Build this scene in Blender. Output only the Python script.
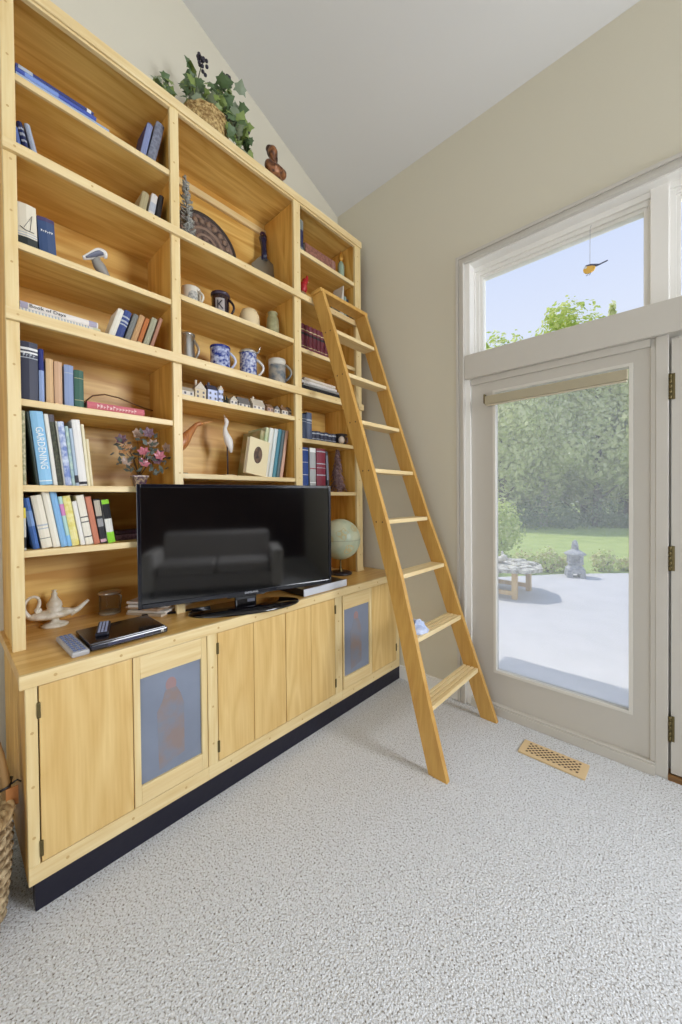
import bpy, bmesh, math, random
from mathutils import Vector, Matrix, noise
random.seed(11)
R = math.radians
for o in list(bpy.data.objects):
    bpy.data.objects.remove(o)
SC = bpy.context.scene
COL = SC.collection

# ------------------------------------------------------------------ camera
CAM = Vector((2.19378, -2.35609, 1.37))
FW = Vector((-0.67965, 0.73343, -0.012337))
RT = Vector((0.733535, 0.679588, -0.009307))
UP = RT.cross(FW)
cd = bpy.data.cameras.new('camera'); cam = bpy.data.objects.new('camera', cd); COL.objects.link(cam)
m = Matrix((RT, UP, -FW)).transposed().to_4x4(); m.translation = CAM
cam.matrix_world = m
cd.sensor_fit = 'HORIZONTAL'; cd.sensor_width = 36.0
cd.lens = 371.01 / 682 * 36.0
cd.shift_y = -9.8 / 682
cd.clip_start = 0.02; cd.clip_end = 300
SC.camera = cam
SC.view_settings.view_transform = 'Standard'
SC.view_settings.look = 'None'
SC.view_settings.exposure = 0.0
SC.view_settings.gamma = 1.0
SC.view_settings.use_curve_mapping = False

# ------------------------------------------------------------------ light
SKY_STRENGTH = 1.0
SUN_STRENGTH = 2.7
BACK_FILL_W = 58.0
NORTH_FILL_W = 222.0
w = bpy.data.worlds.new('sky'); SC.world = w; w.use_nodes = True
nt = w.node_tree; nt.nodes.clear()
out = nt.nodes.new('ShaderNodeOutputWorld'); bg = nt.nodes.new('ShaderNodeBackground')
tc = nt.nodes.new('ShaderNodeTexCoord'); sx = nt.nodes.new('ShaderNodeSeparateXYZ'); rp = nt.nodes.new('ShaderNodeValToRGB')
nt.links.new(tc.outputs['Generated'], sx.inputs[0]); nt.links.new(sx.outputs['Z'], rp.inputs[0])
nt.links.new(rp.outputs[0], bg.inputs[0]); nt.links.new(bg.outputs[0], out.inputs[0])
el = rp.color_ramp.elements
el[0].position = 0.0; el[0].color = (0.92, 0.98, 1.10, 1)
el[1].position = 1.0; el[1].color = (0.36, 0.56, 1.0, 1)
e = el.new(0.30); e.color = (0.78, 0.85, 1.00, 1)
e = el.new(0.55); e.color = (0.65, 0.75, 1.00, 1)
bg.inputs[1].default_value = SKY_STRENGTH

def lamp(name, kind, energy, loc, direction, color=(1, 1, 1), size=None, angle=None):
    d = bpy.data.lights.new(name, kind); d.energy = energy; d.color = color
    if size: d.shape = 'RECTANGLE'; d.size, d.size_y = size
    if angle: d.angle = angle
    o = bpy.data.objects.new(name, d); COL.objects.link(o); o.location = loc
    o.rotation_euler = Vector(direction).to_track_quat('-Z', 'Y').to_euler()
    return o
lamp('sun', 'SUN', SUN_STRENGTH, (-10, -2, 20), (0.55, 0.06, -1.0), (1.0, 0.95, 0.86), angle=0.01)
lamp('back_fill_light', 'AREA', BACK_FILL_W, (3.7, -5.95, 1.25), (-0.25, 1, 0.0), (0.94, 0.98, 1.06), (3.2, 1.7))  # added area light, filling the room from the unseen back end
lamp('north_fill_light', 'AREA', NORTH_FILL_W, (4.3, -.08, 2.35), (-0.75, -1, -.12), (0.94, 0.98, 1.06), (1.9, 1.3))  # added area light out of view, brightening the bookcase and carpet

# ------------------------------------------------------------------ materials
def lin(c):
    return tuple((x / 12.92 if x <= 0.04045 else ((x + 0.055) / 1.055) ** 2.4) for x in [v / 255 for v in c]) + (1.0,)
MATS = {}
def mat(name, rgb, rough=0.5, metal=0.0, spec=0.5, bump=0.0, bscale=60, var=0.0, vscale=8, rgb2=None, coat=0.0, trans=0.0):
    if name in MATS: return MATS[name]
    m = bpy.data.materials.new(name); m.use_nodes = True
    nt = m.node_tree; b = nt.nodes['Principled BSDF']
    b.inputs['Base Color'].default_value = lin(rgb); b.inputs['Roughness'].default_value = rough
    b.inputs['Metallic'].default_value = metal
    b.inputs['Specular IOR Level'].default_value = spec
    b.inputs['Coat Weight'].default_value = coat
    b.inputs['Transmission Weight'].default_value = trans
    if var or rgb2 or bump:
        t = nt.nodes.new('ShaderNodeTexCoord')
    if var or rgb2:
        n = nt.nodes.new('ShaderNodeTexNoise'); n.inputs['Scale'].default_value = vscale; n.inputs['Detail'].default_value = 4
        r = nt.nodes.new('ShaderNodeValToRGB')
        c1 = lin(rgb); c2 = lin(rgb2) if rgb2 else tuple(x * (1 - var) for x in c1[:3]) + (1,)
        r.color_ramp.elements[0].position = 0.38; r.color_ramp.elements[1].position = 0.62
        r.color_ramp.elements[0].color = c2; r.color_ramp.elements[1].color = c1
        nt.links.new(t.outputs['Object'], n.inputs['Vector']); nt.links.new(n.outputs[0], r.inputs[0])
        nt.links.new(r.outputs[0], b.inputs['Base Color'])
    if bump:
        n2 = nt.nodes.new('ShaderNodeTexNoise'); n2.inputs['Scale'].default_value = bscale; n2.inputs['Detail'].default_value = 3
        bp = nt.nodes.new('ShaderNodeBump'); bp.inputs['Strength'].default_value = bump; bp.inputs['Distance'].default_value = 0.01
        nt.links.new(t.outputs['Object'], n2.inputs['Vector']); nt.links.new(n2.outputs[0], bp.inputs['Height'])
        nt.links.new(bp.outputs[0], b.inputs['Normal'])
    MATS[name] = m
    return m

def wood(name, light, dark, axis='y', rough=0.4, scale=1.0, figure=0.5, rings=True):
    """grain stretched along one axis of the thing, broad cathedral figure plus fine pores"""
    if name in MATS: return MATS[name]
    m = bpy.data.materials.new(name); m.use_nodes = True
    nt = m.node_tree; N = nt.nodes.new; L = nt.links.new; b = nt.nodes['Principled BSDF']
    b.inputs['Roughness'].default_value = rough
    t = N('ShaderNodeTexCoord'); mp = N('ShaderNodeMapping')
    s = [9.0 * scale] * 3; s['xyz'.index(axis)] = 1.1 * scale
    mp.inputs['Scale'].default_value = s
    L(t.outputs['Object'], mp.inputs[0])
    n1 = N('ShaderNodeTexNoise'); n1.inputs['Scale'].default_value = 0.9; n1.inputs['Detail'].default_value = 2; n1.inputs['Distortion'].default_value = 0.5
    L(mp.outputs[0], n1.inputs['Vector'])
    mu = N('ShaderNodeMath'); mu.operation = 'MULTIPLY'; mu.inputs[1].default_value = 9.0
    L(n1.outputs[0], mu.inputs[0])
    fr = N('ShaderNodeMath'); fr.operation = 'PINGPONG'; fr.inputs[1].default_value = 1.0
    L(mu.outputs[0], fr.inputs[0])
    mp2 = N('ShaderNodeMapping'); s2 = [110 * scale] * 3; s2['xyz'.index(axis)] = 5 * scale
    mp2.inputs['Scale'].default_value = s2; L(t.outputs['Object'], mp2.inputs[0])
    n2 = N('ShaderNodeTexNoise'); n2.inputs['Scale'].default_value = 1.0; n2.inputs['Detail'].default_value = 3
    L(mp2.outputs[0], n2.inputs['Vector'])
    mx = N('ShaderNodeMath'); mx.operation = 'MULTIPLY_ADD'; mx.inputs[1].default_value = figure if rings else 0.0
    L(fr.outputs[0], mx.inputs[0])
    m3 = N('ShaderNodeMath'); m3.operation = 'MULTIPLY'; m3.inputs[1].default_value = 1.0 - figure * 0.5
    L(n2.outputs[0], m3.inputs[0]); L(m3.outputs[0], mx.inputs[2])
    r = N('ShaderNodeValToRGB'); r.color_ramp.elements[0].position = 0.15; r.color_ramp.elements[1].position = 0.95
    r.color_ramp.elements[0].color = lin(light); r.color_ramp.elements[1].color = lin(dark)
    L(mx.outputs[0], r.inputs[0]); L(r.outputs[0], b.inputs['Base Color'])
    MATS[name] = m
    return m

PINE_Z = wood('pine_upright', (236, 217, 166), (218, 188, 128), 'z', 0.42, 1.0, 0.35)
PINE_Y = wood('pine_rail', (236, 216, 166), (216, 186, 128), 'y', 0.42, 1.0, 0.35)
PLY_Y = wood('shelf_plywood', (242, 208, 126), (210, 164, 80), 'y', 0.38, 1.0, 0.5)
PLY_B = wood('back_plywood', (242, 206, 122), (204, 152, 70), 'y', 0.4, 0.8, 0.75)
PLY_Z = wood('side_plywood', (234, 190, 102), (200, 146, 62), 'z', 0.4, 1.0, 0.6)
DOOR_Z = wood('door_veneer', (232, 202, 138), (210, 172, 104), 'z', 0.4, 0.9, 0.5)
TOP_Y = wood('worktop_wood', (230, 190, 118), (206, 158, 82), 'y', 0.3, 1.0, 0.6)
LAD_Z = wood('ladder_rail_wood', (214, 170, 92), (190, 142, 68), 'z', 0.4, 1.0, 0.4)
LAD_Y = wood('ladder_tread_wood', (240, 220, 172), (220, 190, 132), 'y', 0.4, 1.0, 0.35)
PLUG = mat('wood_plug', (198, 162, 104), 0.6)
DARKREC = mat('dark_recess', (52, 38, 24), 0.9)
KICK = mat('black_toe_kick', (17, 16, 34), 0.42, bump=0.15, bscale=40)
METAL = mat('steel', (170, 168, 160), 0.3, 1.0)
BRASS = mat('aged_brass', (104, 92, 58), 0.45, 0.7)
WALL = mat('wall_paint', (217, 211, 192), 0.9, spec=0.2, bump=0.05, bscale=180)
CEILM = mat('ceiling_paint', (216, 215, 211), 0.95, spec=0.2)
TRIM = mat('white_trim_paint', (240, 237, 230), 0.5, spec=0.4)
DOORP = mat('door_paint', (204, 199, 189), 0.5, spec=0.4)
BLACKP = mat('black_plastic', (14, 14, 20), 0.28)
GLOSSB = mat('gloss_black', (8, 8, 12), 0.08, spec=0.6, coat=0.4)

def glassmat(name='window_glass', tint=(1, 1, 1), veil=0.0):
    if name in MATS: return MATS[name]
    m = bpy.data.materials.new(name); m.use_nodes = True
    nt = m.node_tree; nt.nodes.clear(); N = nt.nodes.new; L = nt.links.new
    o = N('ShaderNodeOutputMaterial'); mx = N('ShaderNodeMixShader'); tr = N('ShaderNodeBsdfTransparent'); gl = N('ShaderNodeBsdfGlossy')
    fr = N('ShaderNodeFresnel'); fr.inputs[0].default_value = 1.22
    tr.inputs[0].default_value = (*tint, 1); gl.inputs['Roughness'].default_value = 0.01
    L(fr.outputs[0], mx.inputs[0]); L(tr.outputs[0], mx.inputs[1]); L(gl.outputs[0], mx.inputs[2])
    if veil:  # pale translucent share imitating haze and reflections on the pane
        tl = N('ShaderNodeBsdfTranslucent'); m2 = N('ShaderNodeMixShader'); m2.inputs[0].default_value = veil
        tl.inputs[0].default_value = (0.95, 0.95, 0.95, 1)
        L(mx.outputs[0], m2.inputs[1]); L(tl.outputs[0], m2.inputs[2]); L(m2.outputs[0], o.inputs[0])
    else: L(mx.outputs[0], o.inputs[0])
    MATS[name] = m
    return m
GLASS = glassmat()
VEILED = glassmat('veiled_door_glass', (1, 1, 1), 0.17)  # milky veil stands in for the room's reflection and haze
JARGLASS = glassmat('jar_glass', (0.95, 0.96, 0.95), 0.18)  # pale veil put in to lighten the jar's edges like reflected light

def carpetmat():
    m = bpy.data.materials.new('berber_carpet'); m.use_nodes = True
    nt = m.node_tree; N = nt.nodes.new; L = nt.links.new; b = nt.nodes['Principled BSDF']
    b.inputs['Roughness'].default_value = 0.95; b.inputs['Specular IOR Level'].default_value = 0.1
    t = N('ShaderNodeTexCoord')
    v = N('ShaderNodeTexVoronoi'); v.inputs['Scale'].default_value = 170
    n = N('ShaderNodeTexNoise'); n.inputs['Scale'].default_value = 150; n.inputs['Detail'].default_value = 3
    n3 = N('ShaderNodeTexNoise'); n3.inputs['Scale'].default_value = 3; n3.inputs['Detail'].default_value = 2
    for x in (v, n, n3): L(t.outputs['Object'], x.inputs['Vector'])
    r = N('ShaderNodeValToRGB'); E_ = r.color_ramp.elements
    E_[0].position = 0.31; E_[0].color = lin((116, 110, 100)); E_[1].position = 0.53; E_[1].color = lin((228, 230, 232))
    q = E_.new(0.41); q.color = lin((204, 203, 201))
    L(n.outputs[0], r.inputs[0])
    mm = N('ShaderNodeMixRGB'); mm.blend_type = 'MULTIPLY'; mm.inputs[0].default_value = 0.25
    r2 = N('ShaderNodeValToRGB'); r2.color_ramp.elements[0].color = (0.6, 0.58, 0.55, 1); r2.color_ramp.elements[1].color = (1, 1, 1, 1)
    r2.color_ramp.elements[0].position = 0.0; r2.color_ramp.elements[1].position = 0.35
    sepc = N('ShaderNodeSeparateColor'); L(v.outputs['Color'], sepc.inputs[0]); L(sepc.outputs[0], r2.inputs[0])
    L(r.outputs[0], mm.inputs[1]); L(r2.outputs[0], mm.inputs[2]); L(mm.outputs[0], b.inputs['Base Color'])
    bp = N('ShaderNodeBump'); bp.inputs['Strength'].default_value = 0.7; bp.inputs['Distance'].default_value = 0.006; bp.invert = True
    L(v.outputs['Distance'], bp.inputs['Height']); L(bp.outputs[0], b.inputs['Normal'])
    return m
CARPET = carpetmat()

# ------------------------------------------------------------------ mesh helpers
class MB:
    def __init__(s): s.bm = bmesh.new()
    def box(s, x0, x1, y0, y1, z0, z1, bev=0.0, mi=0, M=None):
        r = bmesh.ops.create_cube(s.bm, size=1.0)
        vs = r['verts']
        for v in vs:
            v.co = Vector((x0 + (v.co.x + .5) * (x1 - x0), y0 + (v.co.y + .5) * (y1 - y0), z0 + (v.co.z + .5) * (z1 - z0)))
        fs = {f for v in vs for f in v.link_faces}
        for f in fs: f.material_index = mi
        if bev:
            es = list({e for v in vs for e in v.link_edges})
            q = bmesh.ops.bevel(s.bm, geom=es, offset=bev, segments=2, profile=0.5, affect='EDGES', clamp_overlap=True)
            for f in q['faces']: f.material_index = mi
            vs = list({v for f in list(fs) + q['faces'] if f.is_valid for v in f.verts})
        if M is not None:
            for v in vs: v.co = M @ v.co
        return s
    def face(s, pts, mi=0, smooth=False):
        f = s.bm.faces.new([s.bm.verts.new(p) for p in pts]); f.material_index = mi; f.smooth = smooth
        return s
    def prism(s, poly, z0, z1, M=None, mi=0, smooth=False):
        """poly in local xy, extruded along local z, then placed by M"""
        M = M or Matrix()
        a = [s.bm.verts.new(M @ Vector((x, y, z0))) for x, y in poly]
        b = [s.bm.verts.new(M @ Vector((x, y, z1))) for x, y in poly]
        n = len(poly)
        fs = [s.bm.faces.new(a[::-1]), s.bm.faces.new(b)]
        for i in range(n):
            f = s.bm.faces.new((a[i], a[(i + 1) % n], b[(i + 1) % n], b[i])); f.smooth = smooth; fs.append(f)
        for f in fs: f.material_index = mi
        return s
    def lathe(s, prof, c=(0, 0, 0), seg=24, mi=0, M=None, sx=1.0, sy=1.0):
        c = Vector(c); rings = []
        M = M or Matrix()
        for r, z in prof:
            if r < 1e-6: rings.append([s.bm.verts.new(M @ (c + Vector((0, 0, z))))])
            else: rings.append([s.bm.verts.new(M @ (c + Vector((r * sx * math.cos(2 * math.pi * i / seg), r * sy * math.sin(2 * math.pi * i / seg), z)))) for i in range(seg)])
        for a, b in zip(rings, rings[1:]):
            for i in range(seg):
                j = (i + 1) % seg
                if len(a) == 1 and len(b) == 1: continue
                if len(a) == 1: vs = (a[0], b[j], b[i])
                elif len(b) == 1: vs = (a[i], a[j], b[0])
                else: vs = (a[i], a[j], b[j], b[i])
                f = s.bm.faces.new(vs); f.material_index = mi; f.smooth = True
        return s
    def tube(s, pts, rad, seg=8, mi=0, flat=1.0):
        pts = [Vector(p) for p in pts]; n = len(pts)
        if not hasattr(rad, '__len__'): rad = [rad] * n
        rings = []; prev = None
        for i, p in enumerate(pts):
            d = (pts[min(i + 1, n - 1)] - pts[max(i - 1, 0)]).normalized()
            if prev is None:
                a = d.orthogonal().normalized()
            else:
                a = (prev - d * prev.dot(d))
                a = a.normalized() if a.length > 1e-6 else d.orthogonal().normalized()
            prev = a; b = d.cross(a)
            rings.append([s.bm.verts.new(p + (a * math.cos(2 * math.pi * k / seg) + b * math.sin(2 * math.pi * k / seg) * flat) * rad[i]) for k in range(seg)])
        for a, b in zip(rings, rings[1:]):
            for k in range(seg):
                f = s.bm.faces.new((a[k], a[(k + 1) % seg], b[(k + 1) % seg], b[k])); f.smooth = True; f.material_index = mi
        f = s.bm.faces.new(rings[0][::-1]); f.material_index = mi
        f = s.bm.faces.new(rings[-1]); f.material_index = mi
        return s
    def ball(s, c, r, seg=16, rings=10, mi=0, M=None):
        if not hasattr(r, '__len__'): r = (r, r, r)
        q = bmesh.ops.create_uvsphere(s.bm, u_segments=seg, v_segments=rings, radius=1.0)
        for v in q['verts']:
            p = Vector((v.co.x * r[0], v.co.y * r[1], v.co.z * r[2]))
            if M is not None: p = M @ p
            v.co = p + Vector(c)
        for f in {f for v in q['verts'] for f in v.link_faces}: f.smooth = True; f.material_index = mi
        return s
    def disc(s, c, r, n, seg=12, mi=0, ry=None):
        n = Vector(n).normalized(); a = n.orthogonal().normalized(); b = n.cross(a); c = Vector(c)
        f = s.bm.faces.new([s.bm.verts.new(c + a * r * math.cos(2 * math.pi * i / seg) + b * (ry or r) * math.sin(2 * math.pi * i / seg)) for i in range(seg)])
        f.material_index = mi
        return s
    def xform(s, M):
        for v in s.bm.verts: v.co = M @ v.co
        return s

ORG = {}
def build(name, mb, mats, parent=None, loc=None, local=False, label=None, recalc=True):
    """world-space mesh data -> ONE object; its origin is the thing's base"""
    if recalc: bmesh.ops.recalc_face_normals(mb.bm, faces=mb.bm.faces[:])
    org = ORG[parent.name] if parent else Vector(loc or (0, 0, 0))
    if not local:
        for v in mb.bm.verts: v.co -= org
    me = bpy.data.meshes.new(name); mb.bm.to_mesh(me); mb.bm.free()
    for m_ in (mats if isinstance(mats, (list, tuple)) else [mats]): me.materials.append(m_)
    o = bpy.data.objects.new(name, me); COL.objects.link(o)
    if parent: o.parent = parent
    else: o.location = org
    ORG[o.name] = org
    if label: o['label'] = label
    return o
def tag(o, label, cat, group=None, kind=None):
    if label: o['label'] = label
    if cat: o['category'] = cat
    if group: o['group'] = group
    if kind: o['kind'] = kind
    return o
def thing(name, label, cat, loc=(0, 0, 0), rot=None, group=None):
    o = bpy.data.objects.new(name, None); COL.objects.link(o); o.location = loc
    o.empty_display_size = 0.05
    if rot: o.rotation_euler = rot
    ORG[o.name] = Vector(loc)
    return tag(o, label, cat, group)
def solo(name, mb, mats, label, cat, loc=(0, 0, 0), group=None, **k):
    return tag(build(name, mb, mats, loc=loc, **k), label, cat, group)
def struct(name, mb, mats, loc=(0, 0, 0)):
    return tag(build(name, mb, mats, loc=loc), None, None, kind='structure')
def text(name, s, size, m_, M, parent, extrude=0.0004, align='CENTER', width=None):
    cu = bpy.data.curves.new(name, 'FONT'); cu.body = s; cu.size = size; cu.extrude = extrude
    cu.align_x = align; cu.align_y = 'CENTER'; cu.resolution_u = 2
    t = bpy.data.objects.new(name, cu); COL.objects.link(t)
    dg = bpy.context.evaluated_depsgraph_get(); dg.update()
    me = bpy.data.meshes.new_from_object(t.evaluated_get(dg))
    bpy.data.objects.remove(t); bpy.data.curves.remove(cu)
    if width:
        xs = [v.co.x for v in me.vertices]; k = width / max(1e-6, max(xs) - min(xs))
        for v in me.vertices: v.co.x *= k
    me.transform(M); me.materials.clear(); me.materials.append(m_)
    o = bpy.data.objects.new(name, me); COL.objects.link(o); o.parent = parent
    ORG[o.name] = ORG[parent.name]
    return o
def blob(name, balls, voxel, mats, parent=None, loc=(0, 0, 0), smooth=4):
    """organic body: overlapping ellipsoids fused into one continuous surface"""
    mb = MB()
    for b in balls:
        c, r = b[0], b[1]
        mb.ball(c, r, 16, 10, M=(b[2] if len(b) > 2 else None))
    o = build(name, mb, mats, parent, loc)
    md = o.modifiers.new('r', 'REMESH'); md.mode = 'VOXEL'; md.voxel_size = voxel; md.use_smooth_shade = True
    md = o.modifiers.new('s', 'SMOOTH'); md.iterations = smooth; md.factor = 0.5
    dg = bpy.context.evaluated_depsgraph_get(); dg.update()
    me = bpy.data.meshes.new_from_object(o.evaluated_get(dg)); o.modifiers.clear(); old = o.data; o.data = me
    bpy.data.meshes.remove(old)
    return o
def rotz(a, c=(0, 0, 0)):
    return Matrix.Translation(c) @ Matrix.Rotation(R(a), 4, 'Z') @ Matrix.Translation(-Vector(c))

# ================================================================== ROOM SHELL
CZ = 3.78; CS = 0.413           # ceiling height at the window wall, rise per metre into the room
Y_B = -6.1; X_R = 7.4
def ceil_z(y): return CZ - CS * y
struct('floor', MB().box(-0.2, X_R, Y_B, 0.02, -0.12, 0.0), CARPET)
mb = MB(); q = [(0, 0.2), (0, Y_B), (X_R, Y_B), (X_R, 0.2)]
mb.face([(x, y, ceil_z(y)) for x, y in [(-.2, .2), (-.2, Y_B), (X_R, Y_B), (X_R, .2)]])
mb.face([(x, y, ceil_z(y) + .2) for x, y in [(-.2, .2), (X_R, .2), (X_R, Y_B), (-.2, Y_B)]])
struct('ceiling', mb, CEILM)
def gable(x0, x1, ya, yb):
    mb = MB()
    M_ = Matrix(((0, 0, 1, 0), (1, 0, 0, 0), (0, 1, 0, 0), (0, 0, 0, 1)))   # local x->y, y->z, z->x
    mb.prism([(ya, -.1), (yb, -.1), (yb, ceil_z(yb)), (ya, ceil_z(ya))], x0, x1, M_)
    return mb
struct('wall_left', gable(-0.2, 0.0, Y_B, 0.15), WALL)
# wall behind the sofa, coloured dark so the screen mirrors a dim room; the back wall has a wide window opening
struct('wall_right', gable(X_R - .2, X_R, Y_B, 0.15), wood('dim_wall_wood', (92, 66, 50), (60, 42, 34), 'z', .5, .6, .5))
mb = MB()
mb.box(-.2, 2.0, Y_B - .2, Y_B, -.1, 6.3).box(5.4, X_R, Y_B - .2, Y_B, -.1, 6.3).box(2.0, 5.4, Y_B - .2, Y_B, -.1, .3).box(2.0, 5.4, Y_B - .2, Y_B, 2.2, 6.3)
struct('wall_back', mb, WALL)
# window wall, opening from the casing to past the second door
OX0, OX1, OZ1 = 1.132, 3.12, 2.895
mb = MB()
mb.box(-.2, OX0, 0, .16, -.1, CZ).box(OX1, 3.34, 0, .16, -.1, CZ).box(5.26, X_R, 0, .16, -.1, CZ).box(3.34, 5.26, 0, .16, -.1, 1.68).box(3.34, 5.26, 0, .16, 3.02, CZ).box(OX0, OX1, 0, .16, OZ1, CZ)
struct('wall_window', mb, WALL)
# eave outside over the wall (the house ends just past the bookcase wall)
struct('roof_eave', MB().box(-1.02, X_R, 0.16, 0.93, 3.55, 3.72), TRIM)
# casing, stepped profile
mb = MB()
for (a, b, y) in ((1.080, 1.098, -.024), (1.098, 1.120, -.016), (1.120, 1.134, -.026)):
    mb.box(a, b, y, 0, .0, 2.942 - (a - 1.08), .002)
for (a, b, y) in ((2.922, 2.942, -.024), (2.902, 2.922, -.016), (2.886, 2.902, -.026)):
    mb.box({2.942: 1.098, 2.922: 1.120, 2.902: 1.134}[b], 3.17, y, 0, a, b, .002)
struct('trim_1', mb, DOORP)
struct('baseboard_window', MB().box(.60, 1.080, -.016, 0, 0, .082, .002).box(.60, 1.080, -.011, 0, .082, .098, .003), TRIM)
struct('baseboard_left', MB().box(0, .016, Y_B, -2.2, 0, .095, .002), TRIM)
# jamb and head reveal, lintel beam, mullions
mb = MB()
mb.box(1.132, 1.166, 0, .16, 0, 2.895).box(1.166, 3.12, 0, .16, 2.88, 2.895)
struct('trim_2', mb, TRIM)
mb = MB().box(1.136, 3.12, -.022, .16, 2.130, 2.287, .004)
struct('trim_3', mb, DOORP)          # the beam between doors and transom
struct('trim_4', MB().box(2.066, 2.136, .055, .16, 2.287, 2.885, .002), TRIM)
struct('trim_5', MB().box(2.089, 2.137, .0, .16, 0, 2.130, .003).box(2.130, 2.172, .062, .16, 0, 2.130), DOORP)
struct('trim_6', MB().box(1.17, 2.090, -.018, .03, 0, .050, .002).box(1.17, 2.090, -.010, .03, .050, .060, .003), DOORP)
def frame(mb, x0, x1, z0, z1, y0, y1, wd):
    mb.box(x0, x0 + wd, y0, y1, z0, z1, .0015).box(x1 - wd, x1, y0, y1, z0, z1, .0015)
    mb.box(x0 + wd, x1 - wd, y0, y1, z1 - wd, z1, .0015).box(x0 + wd, x1 - wd, y0, y1, z0, z0 + wd, .0015)
    return mb
def transom(n, x0, x1):
    mb = MB(); frame(mb, x0, x1, 2.287, 2.88, .070, .15, .030)
    frame(mb, x0 + .030, x1 - .030, 2.290, 2.850, .086, .15, .022)
    frame(mb, x0 + .052, x1 - .052, 2.293, 2.828, .100, .15, .018)
    f = tag(build('window_%d' % n, mb, TRIM), None, None, kind='structure')
    build('glass_pane', MB().box(x0 + .06, x1 - .06, .118, .122, 2.30, 2.815), GLASS, f)
transom(1, 1.143, 2.108); transom(2, 2.109, 3.115)

w3 = tag(build('window_3', frame(MB(), 3.34, 5.26, 1.68, 3.02, .02, .14, .05), TRIM), None, None, kind='structure')  # unseen window, added as an opening for the north fill light
build('glass_pane', MB().box(3.38, 5.22, .10, .105, 1.72, 2.98), GLASS, w3)
mb = frame(MB(), 2.0, 5.4, .3, 2.2, Y_B - .14, Y_B - .02, .06).box(3.67, 3.73, Y_B - .14, Y_B - .02, .36, 2.14)
w4 = tag(build('window_4', mb, TRIM), None, None, kind='structure')
build('glass_pane', MB().box(2.04, 5.36, Y_B - .09, Y_B - .085, .34, 2.16), GLASS, w4)

# ---- fixed glazed door panel (door_1) and the hinged one (door_2)
def door(n, x0, x1, y, z0, z1, gx0, gx1, gz0, gz1):
    mb = MB()
    mb.box(x0, gx0, y, y + .045, z0, z1).box(gx1, x1, y, y + .045, z0, z1)
    mb.box(gx0, gx1, y, y + .045, z0, gz0).box(gx0, gx1, y, y + .045, gz1, z1)
    d = tag(build('door_%d' % n, mb, DOORP), None, None, kind='structure')
    mb = MB(); frame(mb, gx0 - .014, gx1 + .014, gz0 - .014, gz1 + .014, y - .008, y + .02, .017)
    build('glazing_bead', mb, mat('bead_paint', (222, 218, 208), .5), d)
    build('glass_pane', MB().box(gx0, gx1, y + .022, y + .027, gz0, gz1), VEILED, d)
    return d
d1 = door(1, 1.166, 2.089, .018, .052, 2.130, 1.320, 1.989, .268, 2.02)
build('edge_strip', MB().box(2.070, 2.0895, .004, .03, .06, 2.092, .002).box(1.17, 2.07, .004, .03, 2.092, 2.13, .002), DOORP, d1)
d2 = door(2, 2.147, 3.06, .012, .03, 2.105, 2.36, 2.85, .28, 1.95)
build('threshold', MB().box(2.137, 3.07, -.004, .15, 0, .024), wood('threshold_oak', (150, 110, 60), (110, 76, 40), 'x'), d2)
for z0, z1 in ((1.822, 1.944), (1.006, 1.125), (.186, .308)):
    mb = MB(); zc = (z0 + z1) / 2
    mb.box(2.149, 2.160, .006, .014, z0, z1, .001)
    for k in range(5):
        a = z0 + (z1 - z0) * k / 5
        mb.lathe([(0, a), (.0065, a), (.0065, a + (z1 - z0) / 5 - .002), (0, a + (z1 - z0) / 5 - .002)], (2.1425, .002, 0), 10)
    build('hinge', mb, BRASS, d2, label='brass butt hinge')
struct('trim_7', MB().box(3.06, 3.12, 0, .16, 0, 2.13), DOORP)
# rolled shade on the door glass
t = thing('roller_shade', 'beige roller shade rolled up at the head of the glazed door', 'blind', (1.62, 0, 1.98))
SH = mat('shade_cloth', (178, 168, 142), 0.8, bump=.1, bscale=200)
mb = MB(); mb.box(1.268, 1.984, -.020, .006, 1.946, 2.000, .004); build('shade_cassette', mb, SH, t)
build('end_bracket', MB().box(1.262, 1.269, -.022, .008, 1.955, 2.012, .001), BRASS, t)
build('bottom_bar', MB().box(1.275, 1.980, -.012, .004, 1.938, 1.946, .002), mat('shade_bar', (214, 204, 180), .6), t)

# ================================================================== BOOKCASE
XB = 0.016
UPR = [(-2.182, -2.143), (-1.572, -1.529), (-.794, -.739), (-.192, -.126)]
WT = 0.8014
BK = thing('bookcase', 'tall three-bay plywood bookcase with pine face frame standing on the long base cabinets', 'bookcase', (.18, -1.15, WT))
build('back_panel', MB().box(.002, XB - .001, -2.176, -.14, WT, 3.30), PLY_B, BK)
for i, (a, b) in enumerate(UPR):
    c = (a + b) / 2 if i in (1, 2) else (a + .014 if i == 0 else a + .010)
    build('side_panel', MB().box(XB, .335, c - .009, c + .009, WT, 3.29), PLY_Z, BK)
    mb = MB(); mb.box(.335, .356, a, b, WT, 3.329, .002)
    z = 0.93
    while z < 3.25:
        for k in ((a + b) / 2,):
            mb.disc((.3564, k + random.uniform(-.004, .004), z), .0045, (1, 0, 0), 8, 1)
        z += .19
    build('face_stile', mb, [PINE_Z, PLUG], BK)
def rail(z0, z1):
    mb = MB(); mb.box(.3555, .375, -2.185, -.122, z0, z1, .003)
    for k in range(9):
        mb.disc((.3754, -2.15 + k * .245, (z0 + z1) / 2), .0045, (1, 0, 0), 8, 1)
    return build('face_rail', mb, [PINE_Y, PLUG], BK)
rail(2.662, 2.700); rail(2.040, 2.085)
BAYS = [(-2.156, -1.5595), (-1.5415, -.7755), (-.7575, -.191)]
def shelf(b, ztop, th=.026, x1=.346):
    y0, y1 = BAYS[b]
    mb = MB(); mb.box(XB, x1 - .014, y0, y1, ztop - th + .003, ztop).box(x1 - .014, x1, y0, y1, ztop - th, ztop, .002, mi=1)
    build('shelf', mb, [PLY_Y, PINE_Y], BK)
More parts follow.
